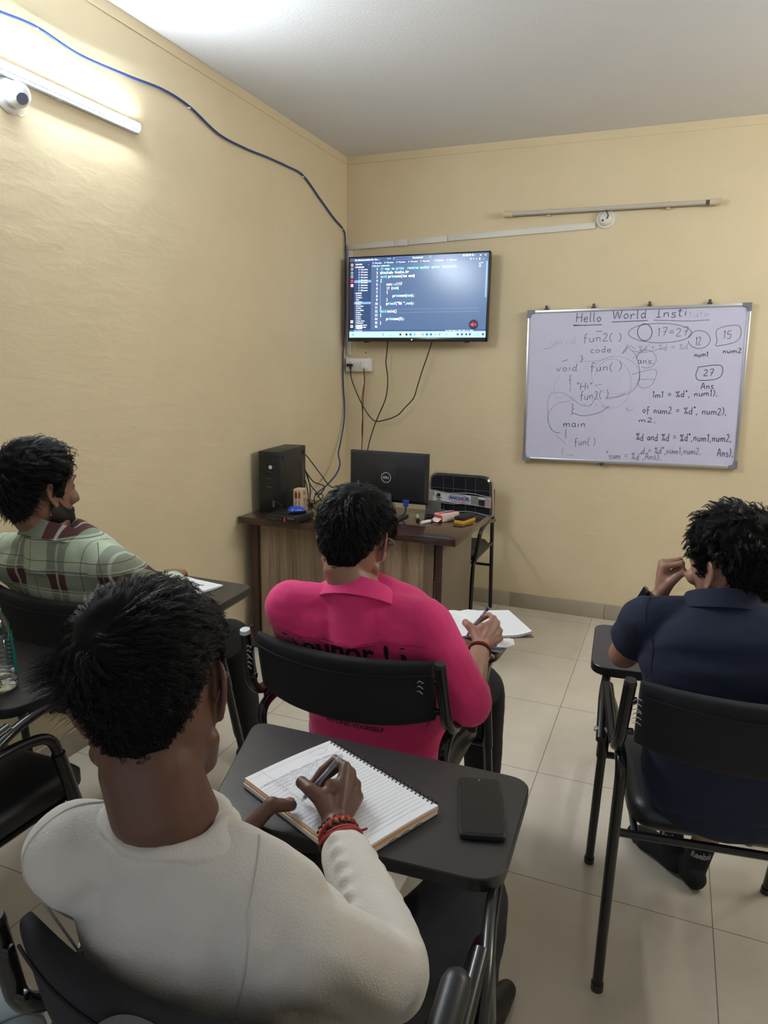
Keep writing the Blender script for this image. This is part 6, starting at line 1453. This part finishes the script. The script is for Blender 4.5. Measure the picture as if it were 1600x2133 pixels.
for k in range(29):
    u = .010+k*.0098; P = []
    for a in np.linspace(-2.2, 2.9, 12): P.append(pos(u+.0012*a/3, .004+.0095*-math.cos(a)*-.9-.004, .0095+.0125*math.sin(a*.5+.55)*1.0 if False else .010+.0105*math.sin(a)))
    MB().tube(P, .0011, 6).build('spiral_ring', mat('black_wire', (.012,.012,.014), .4), nb, A0)
for k in range(3): MB().ribbon([pos(NL+.0006, .05+k*.03+.012*math.sin(i*1.7), .002+.006*((i*7) % 5)/5) for i in range(6)], .0008, tuple(un)).build('edge_scribble', mat('black_ink', (.02,.02,.03), .5), nb, A0)
# --- pens
def pen(name, label, tip, end, capcol, body):
    tip, end = np.asarray(tip, float), np.asarray(end, float); d = nrm(end-tip); L = np.linalg.norm(end-tip)
    t = thing(name, label, 'pen', tuple(tip))
    MB().tube([tip+d*.012, tip+d*(L-.004)], .0041, 12).build('barrel', mat('clear_pen_barrel', (.80,.82,.88), .12, trans=.75, ior=1.2), t, tip)
    MB().tube([tip+d*.01, tip+d*(L-.02)], .0016, 8).build('ink_refill', ink_m, t, tip)
    MB().tube([tip, tip+d*.004, tip+d*.014], [.0006,.0018,.0040], 10).build('nib', mat('pen_nib', (.5,.5,.52), .3, metal=1), t, tip)
    MB().tube([tip+d*(L-.034), tip+d*(L-.014)], .0030, 10).build('grip_tube', mat(capcol[0], capcol[1], .35), t, tip)
    MB().tube([tip+d*(L-.010), tip+d*L], [.0046,.0040], 10).build('end_cap', mat(*body, .3), t, tip)
pen('ballpoint_pen', 'clear ballpoint pen in the hand over the spiral notebook', (1.576,-3.533,.793), (1.654,-3.539,.900), ('dark_ink_tube', (.06,.07,.13)), ('clear_cap', (.55,.57,.62)))
pt_ = np.array((1.690,-2.752,.803))+rotz(d_(-24))@(np.array((1.576,-3.533,.793))-WRW); pe_ = np.array((1.690,-2.752,.803))+rotz(d_(-24))@(np.array((1.654,-3.539,.900))-WRW)
pen('ballpoint_pen', 'clear ballpoint pen with blue end held over the pages', pt_, pe_, ('pale_tube', (.62,.56,.60)), ('blue_pen_end', (.03,.05,.22)))
# --- phones
def phone(label, c, rz, L, W_, case, screen):
    c = np.asarray(c, float); R = rotz(rz); t = thing('smartphone', label, 'phone', tuple(c))
    MB().prism(rpoly([(-W_/2,-L/2),(W_/2,-L/2),(W_/2,L/2),(-W_/2,L/2)], .011), 0, .011, .002, fn=lambda v: c+R@v).build('case', case, t, c)
    MB().prism(rpoly([(-W_/2+.004,-L/2+.004),(W_/2-.004,-L/2+.004),(W_/2-.004,L/2-.004),(-W_/2+.004,L/2-.004)], .009), .0105, .0118, .0003, fn=lambda v: c+R@v).build('screen', screen, t, c)
    MB().tube([c+R@np.array((0,L/2-.010,.0118)), c+R@np.array((0,L/2-.010,.0121))], .0018, 10).build('front_camera', mat('camera_dot', (.25,.26,.28), .2), t, c)
    for y, l_ in ((.03,.022),(.0,.012)): MB().box(c+R@np.array((W_/2+.0005,y,.006)), (.0015,l_,.003), R=R).build('side_button', case, t, c)
phone('black smartphone lying face up on the nearest tablet', (1.860,-3.400,TZ), d_(17), .170, .077, mat('phone_case_black', (.010,.010,.011), .5), mat('phone_screen_off', (.008,.008,.010), .18))
phone('pale blue smartphone lying beyond the pink shirt on its tablet', (1.285,-2.468,TZ), d_(-12), .158, .074, mat('phone_case_black', (.010,.010,.011), .5), mat('phone_screen_blue', (.10,.17,.24), .1))
# --- open notebook of the person in pink, and the books under it
bk0 = np.array((1.615,-2.600,TZ)); Rb = rotz(d_(8))
t = thing('notebook', 'worn closed notebook with papers under the open notebook', 'notebook', tuple(bk0))
MB().box(bk0+Rb@np.array((0,0,.007)), (.215,.205,.010), R=Rb, bev=.001).build('page_block', paper_edge, t, bk0)
MB().box(bk0+Rb@np.array((0,0,.0131)), (.220,.210,.002), R=Rb).build('cover', mat('grey_cover', (.10,.11,.14), .5, var=.5, vscale=30), t, bk0)
for k in range(4): MB().box(bk0+Rb@np.array((.106+.002*k,-.02+.01*k,.0155)), (.03,.15,.0008), R=Rb@roty(.05*(k-1))@rotz(.05*k)).build('loose_paper', paper, t, bk0)
s0 = np.array((1.549,-2.460,TZ+.017)); ub = nrm((.866,.50,0)); vb = np.array((.50,-.866,0))
t = thing('open_notebook', 'open notebook with blue handwriting in front of the pink shirt', 'notebook', tuple(s0))
def leaf(sign, W_, L_, name, writing, pos0, ua, va, t, th=.007, nl=20, seed=0, curl=.012, lines=True):
    mb = MB(); n = 12; P = lambda u, v, e=0: pos0+ua*u*sign+va*v+np.array((0,0, th*(1-.35*(u/W_)**2)+.004*math.sin(min(1, u/W_*3)*PI/1)*(u < W_/3)+curl*max(0, (u/W_-.6)/.4)**2*(v/L_)+e))
    us = np.linspace(0, W_, n); vs = np.linspace(0, L_, 8)
    V = [P(u, v) for u in us for v in vs]+[pos0+ua*u*sign+va*v+np.array((0,0,max(0, P(u, v)[2]-pos0[2]-th))) for u in us for v in vs]; k = 8; o = n*k; F = []
    for i in range(n-1):
        for j in range(k-1): a = i*k+j; F += [(a, a+k, a+k+1, a+1), (o+a, o+a+1, o+a+k+1, o+a+k)]
    for i in range(n-1):
        for j in (0, k-1): a = i*k+j; F.append((a, a+k, o+a+k, o+a))
    for j in range(k-1):
        for i in (0, n-1): a = i*k+j; F.append((a, a+1, o+a+1, o+a))
    mb.add(V, F, 0)
    if lines:
        for q in range(nl):
            v = .018+q*(L_-.028)/nl; mb.ribbon([P(u, v, .0005) for u in np.linspace(.006, W_-.004, 8)], .0005, (0,0,1), 1)
            if writing and q < nl*writing: 
                fnn = (lambda a, b, v=v: P(W_-a if sign < 0 else a, v-b, .0008)); scribble(mb, fnn, .014, W_-.015-.03*((q*5) % 3)/2, .001, .0055, 2, seed+q)
    return mb.build(name, [paper, rule_m, ink_m], t, pos0)
MB().box(s0+ub*0+vb*.108+np.array((0,0,-.001)), (.325,.222,.002), R=np.stack([ub, -vb, [0,0,1]], 1)).build('cover', mat('brown_cover', (.16,.11,.085), .5), t, s0)
leaf(1, .158, .215, 'right_page', 0, s0, ub, vb, t, seed=60); leaf(-1, .158, .215, 'left_page', .8, s0, ub, vb, t, seed=90)
# --- notebook of the person in plaid
q0 = np.array((.500,-2.475,TZ+.001)); uq = nrm((1,-.10,0)); vq = np.array((-.10,-1,0)); vq = nrm(vq)
t = thing('open_notebook', 'open white notebook on the tablet by the left wall', 'notebook', tuple(q0))
MB().box(q0+vq*.09+np.array((0,0,.0)), (.40,.19,.002), R=np.stack([uq, -vq, [0,0,1]], 1)).build('cover', mat('grey_cover', (.10,.11,.14), .5), t, q0)
leaf(1, .198, .185, 'right_page', 0, q0+np.array((0,0,.001)), uq, vq, t, nl=16, seed=120); leaf(-1, .198, .185, 'left_page', .4, q0+np.array((0,0,.001)), uq, vq, t, nl=16, seed=150)
# --- water bottle on the left tablet
wb0 = np.array((.690,-3.392,TZ)); t = thing('water_bottle', 'clear plastic water bottle with green cap at the left edge', 'bottle', tuple(wb0))
pet = mat('clear_pet_plastic', (.93,.97,.97), .04, trans=1, ior=1.33)
prof = [(.020,.004),(.030,.001),(.037,.004),(.0395,.012),(.0395,.030),(.036,.036)]
for k in range(9): z = .040+k*.0105; prof += [(.0385-.004*(k/9),z),(.0362-.004*(k/9),z+.005)]
prof += [(.0345,.137),(.0345,.150),(.031,.162),(.022,.182),(.0145,.196),(.0130,.203),(.0130,.210)]
outp = prof; inp = [(max(r-.0012,.004), z+(.0015 if i < 2 else 0)) for i, (r, z) in enumerate(prof)]
MB().lathe(outp+inp[::-1], 40, wb0, cap=False).build('bottle_body', pet, t, wb0)
water = [(r-.0016, z+(.002 if i < 3 else 0)) for i, (r, z) in enumerate(prof) if z < .05]
MB().lathe(water, 36, wb0).build('water', mat('clear_water', (.97,.99,1), .02, trans=1, ior=1.33), t, wb0)
cp = MB(); cp.lathe([(.0150,.199),(.0152,.205),(.0150,.217),(.0135,.219)], 28, wb0)
for a in np.linspace(0, 2*PI, 28, endpoint=False): cp.box(wb0+np.array((.0152*math.cos(a), .0152*math.sin(a), .209)), (.0012,.0014,.014), R=rotz(a))
cp.build('bottle_cap', mat('green_cap', (.02,.36,.22), .35), t, wb0)
MB().tube([wb0+np.array((0,0,.192)), wb0+np.array((0,0,.197))], .0165, 24).build('neck_ring', mat('green_cap', (.02,.36,.22), .35), t, wb0)
lb = MB(); rows = []
for z in np.linspace(.040, .146, 10):
    r_ = float(np.interp(z, [p[1] for p in prof], [p[0] for p in prof]))+.0012; r_ = .0402-.0058*(z-.04)/.106
    rows.append([wb0+np.array((r_*math.cos(a), r_*math.sin(a), z)) for a in np.linspace(.35, 2.0, 14)])
V = [p for r2 in rows for p in r2]+[p-(p-wb0)*np.array((.02,.02,0)) for r2 in rows for p in r2]; n_ = 14; o_ = len(rows)*n_; F = []
for i in range(len(rows)-1):
    for j in range(n_-1): a = i*n_+j; F += [(a, a+1, a+n_+1, a+n_), (o_+a+n_, o_+a+n_+1, o_+a+1, o_+a)]
for i in range(len(rows)-1):
    for j in (0, n_-1): a = i*n_+j; F.append((a, a+n_, o_+a+n_, o_+a))
lb.add(V, F).build('label', mat('teal_label', (.0,.17,.16), .35), t, wb0)
# --- strap hanging on the nearest chair and the knee at the lower left corner
JB = (.86,-4.50,0)
J = dict(yaw=d_(10), skin=W['skin'], spine=[((.80,-4.52,.55), axr(d_(-10))), ((.80,-4.56,.69), axr(d_(-10))), ((.80,-4.58,.87), axr(d_(-10))), ((.80,-4.56,1.03), axr(d_(-10)))],
 head=dict(c=(.80,-4.53,1.20), yaw=d_(-10), pitch=d_(10), roll=0, thick=(.025,.008,.012), len=(.04,.02), n=900, r=.0009),
 armR=((.975,-4.56,.96),(1.00,-4.36,.74),(.90,-4.20,.66)), armL=((.625,-4.56,.96),(.60,-4.36,.74),(.70,-4.20,.66)), handR=gen_hand((.90,-4.20,.66), (-.2,.95,-.2), (0,.2,1), -1, .3), handL=gen_hand((.70,-4.20,.66), (.2,.95,-.2), (0,.2,1), 1, .3),
 legR=((.89,-4.47,.545),(1.215,-3.865,.525),(1.18,-3.83,.09)), legL=((.73,-4.47,.545),(.70,-4.02,.535),(.70,-3.98,.09)), footR=((1.18,-3.87,0),(1.23,-3.64,0)), footL=((.70,-4.02,0),(.70,-3.78,0)))
t = thing('person', 'person in pale jeans with one knee showing at the lower left corner', 'person', JB)
person_body(J, t, JB); shirt(J, t, JB, mat('grey_cotton', (.12,.12,.13), .85), (.85,.066,.056,.042), voxel=.009)
jm = mat('washed_grey_denim', (.30,.36,.40), .85, var=.15, vscale=30, bump=.3, bscale=420, bdist=.001)
jo, bvJ, _ = trousers(J, t, JB, jm); stuck_line(bvJ, [(1.20,-4.05,.58),(1.25,-3.95,.575),(1.28,-3.85,.55),(1.28,-3.80,.48),(1.26,-3.79,.35)], .0022, 'seam', mat('dark_denim_seam', (.10,.15,.17), .9), jo, JB)
add_hair(J['head'], 'hair', hair_m, t, JB, 12); shoes(J, t, JB, shoe_m)
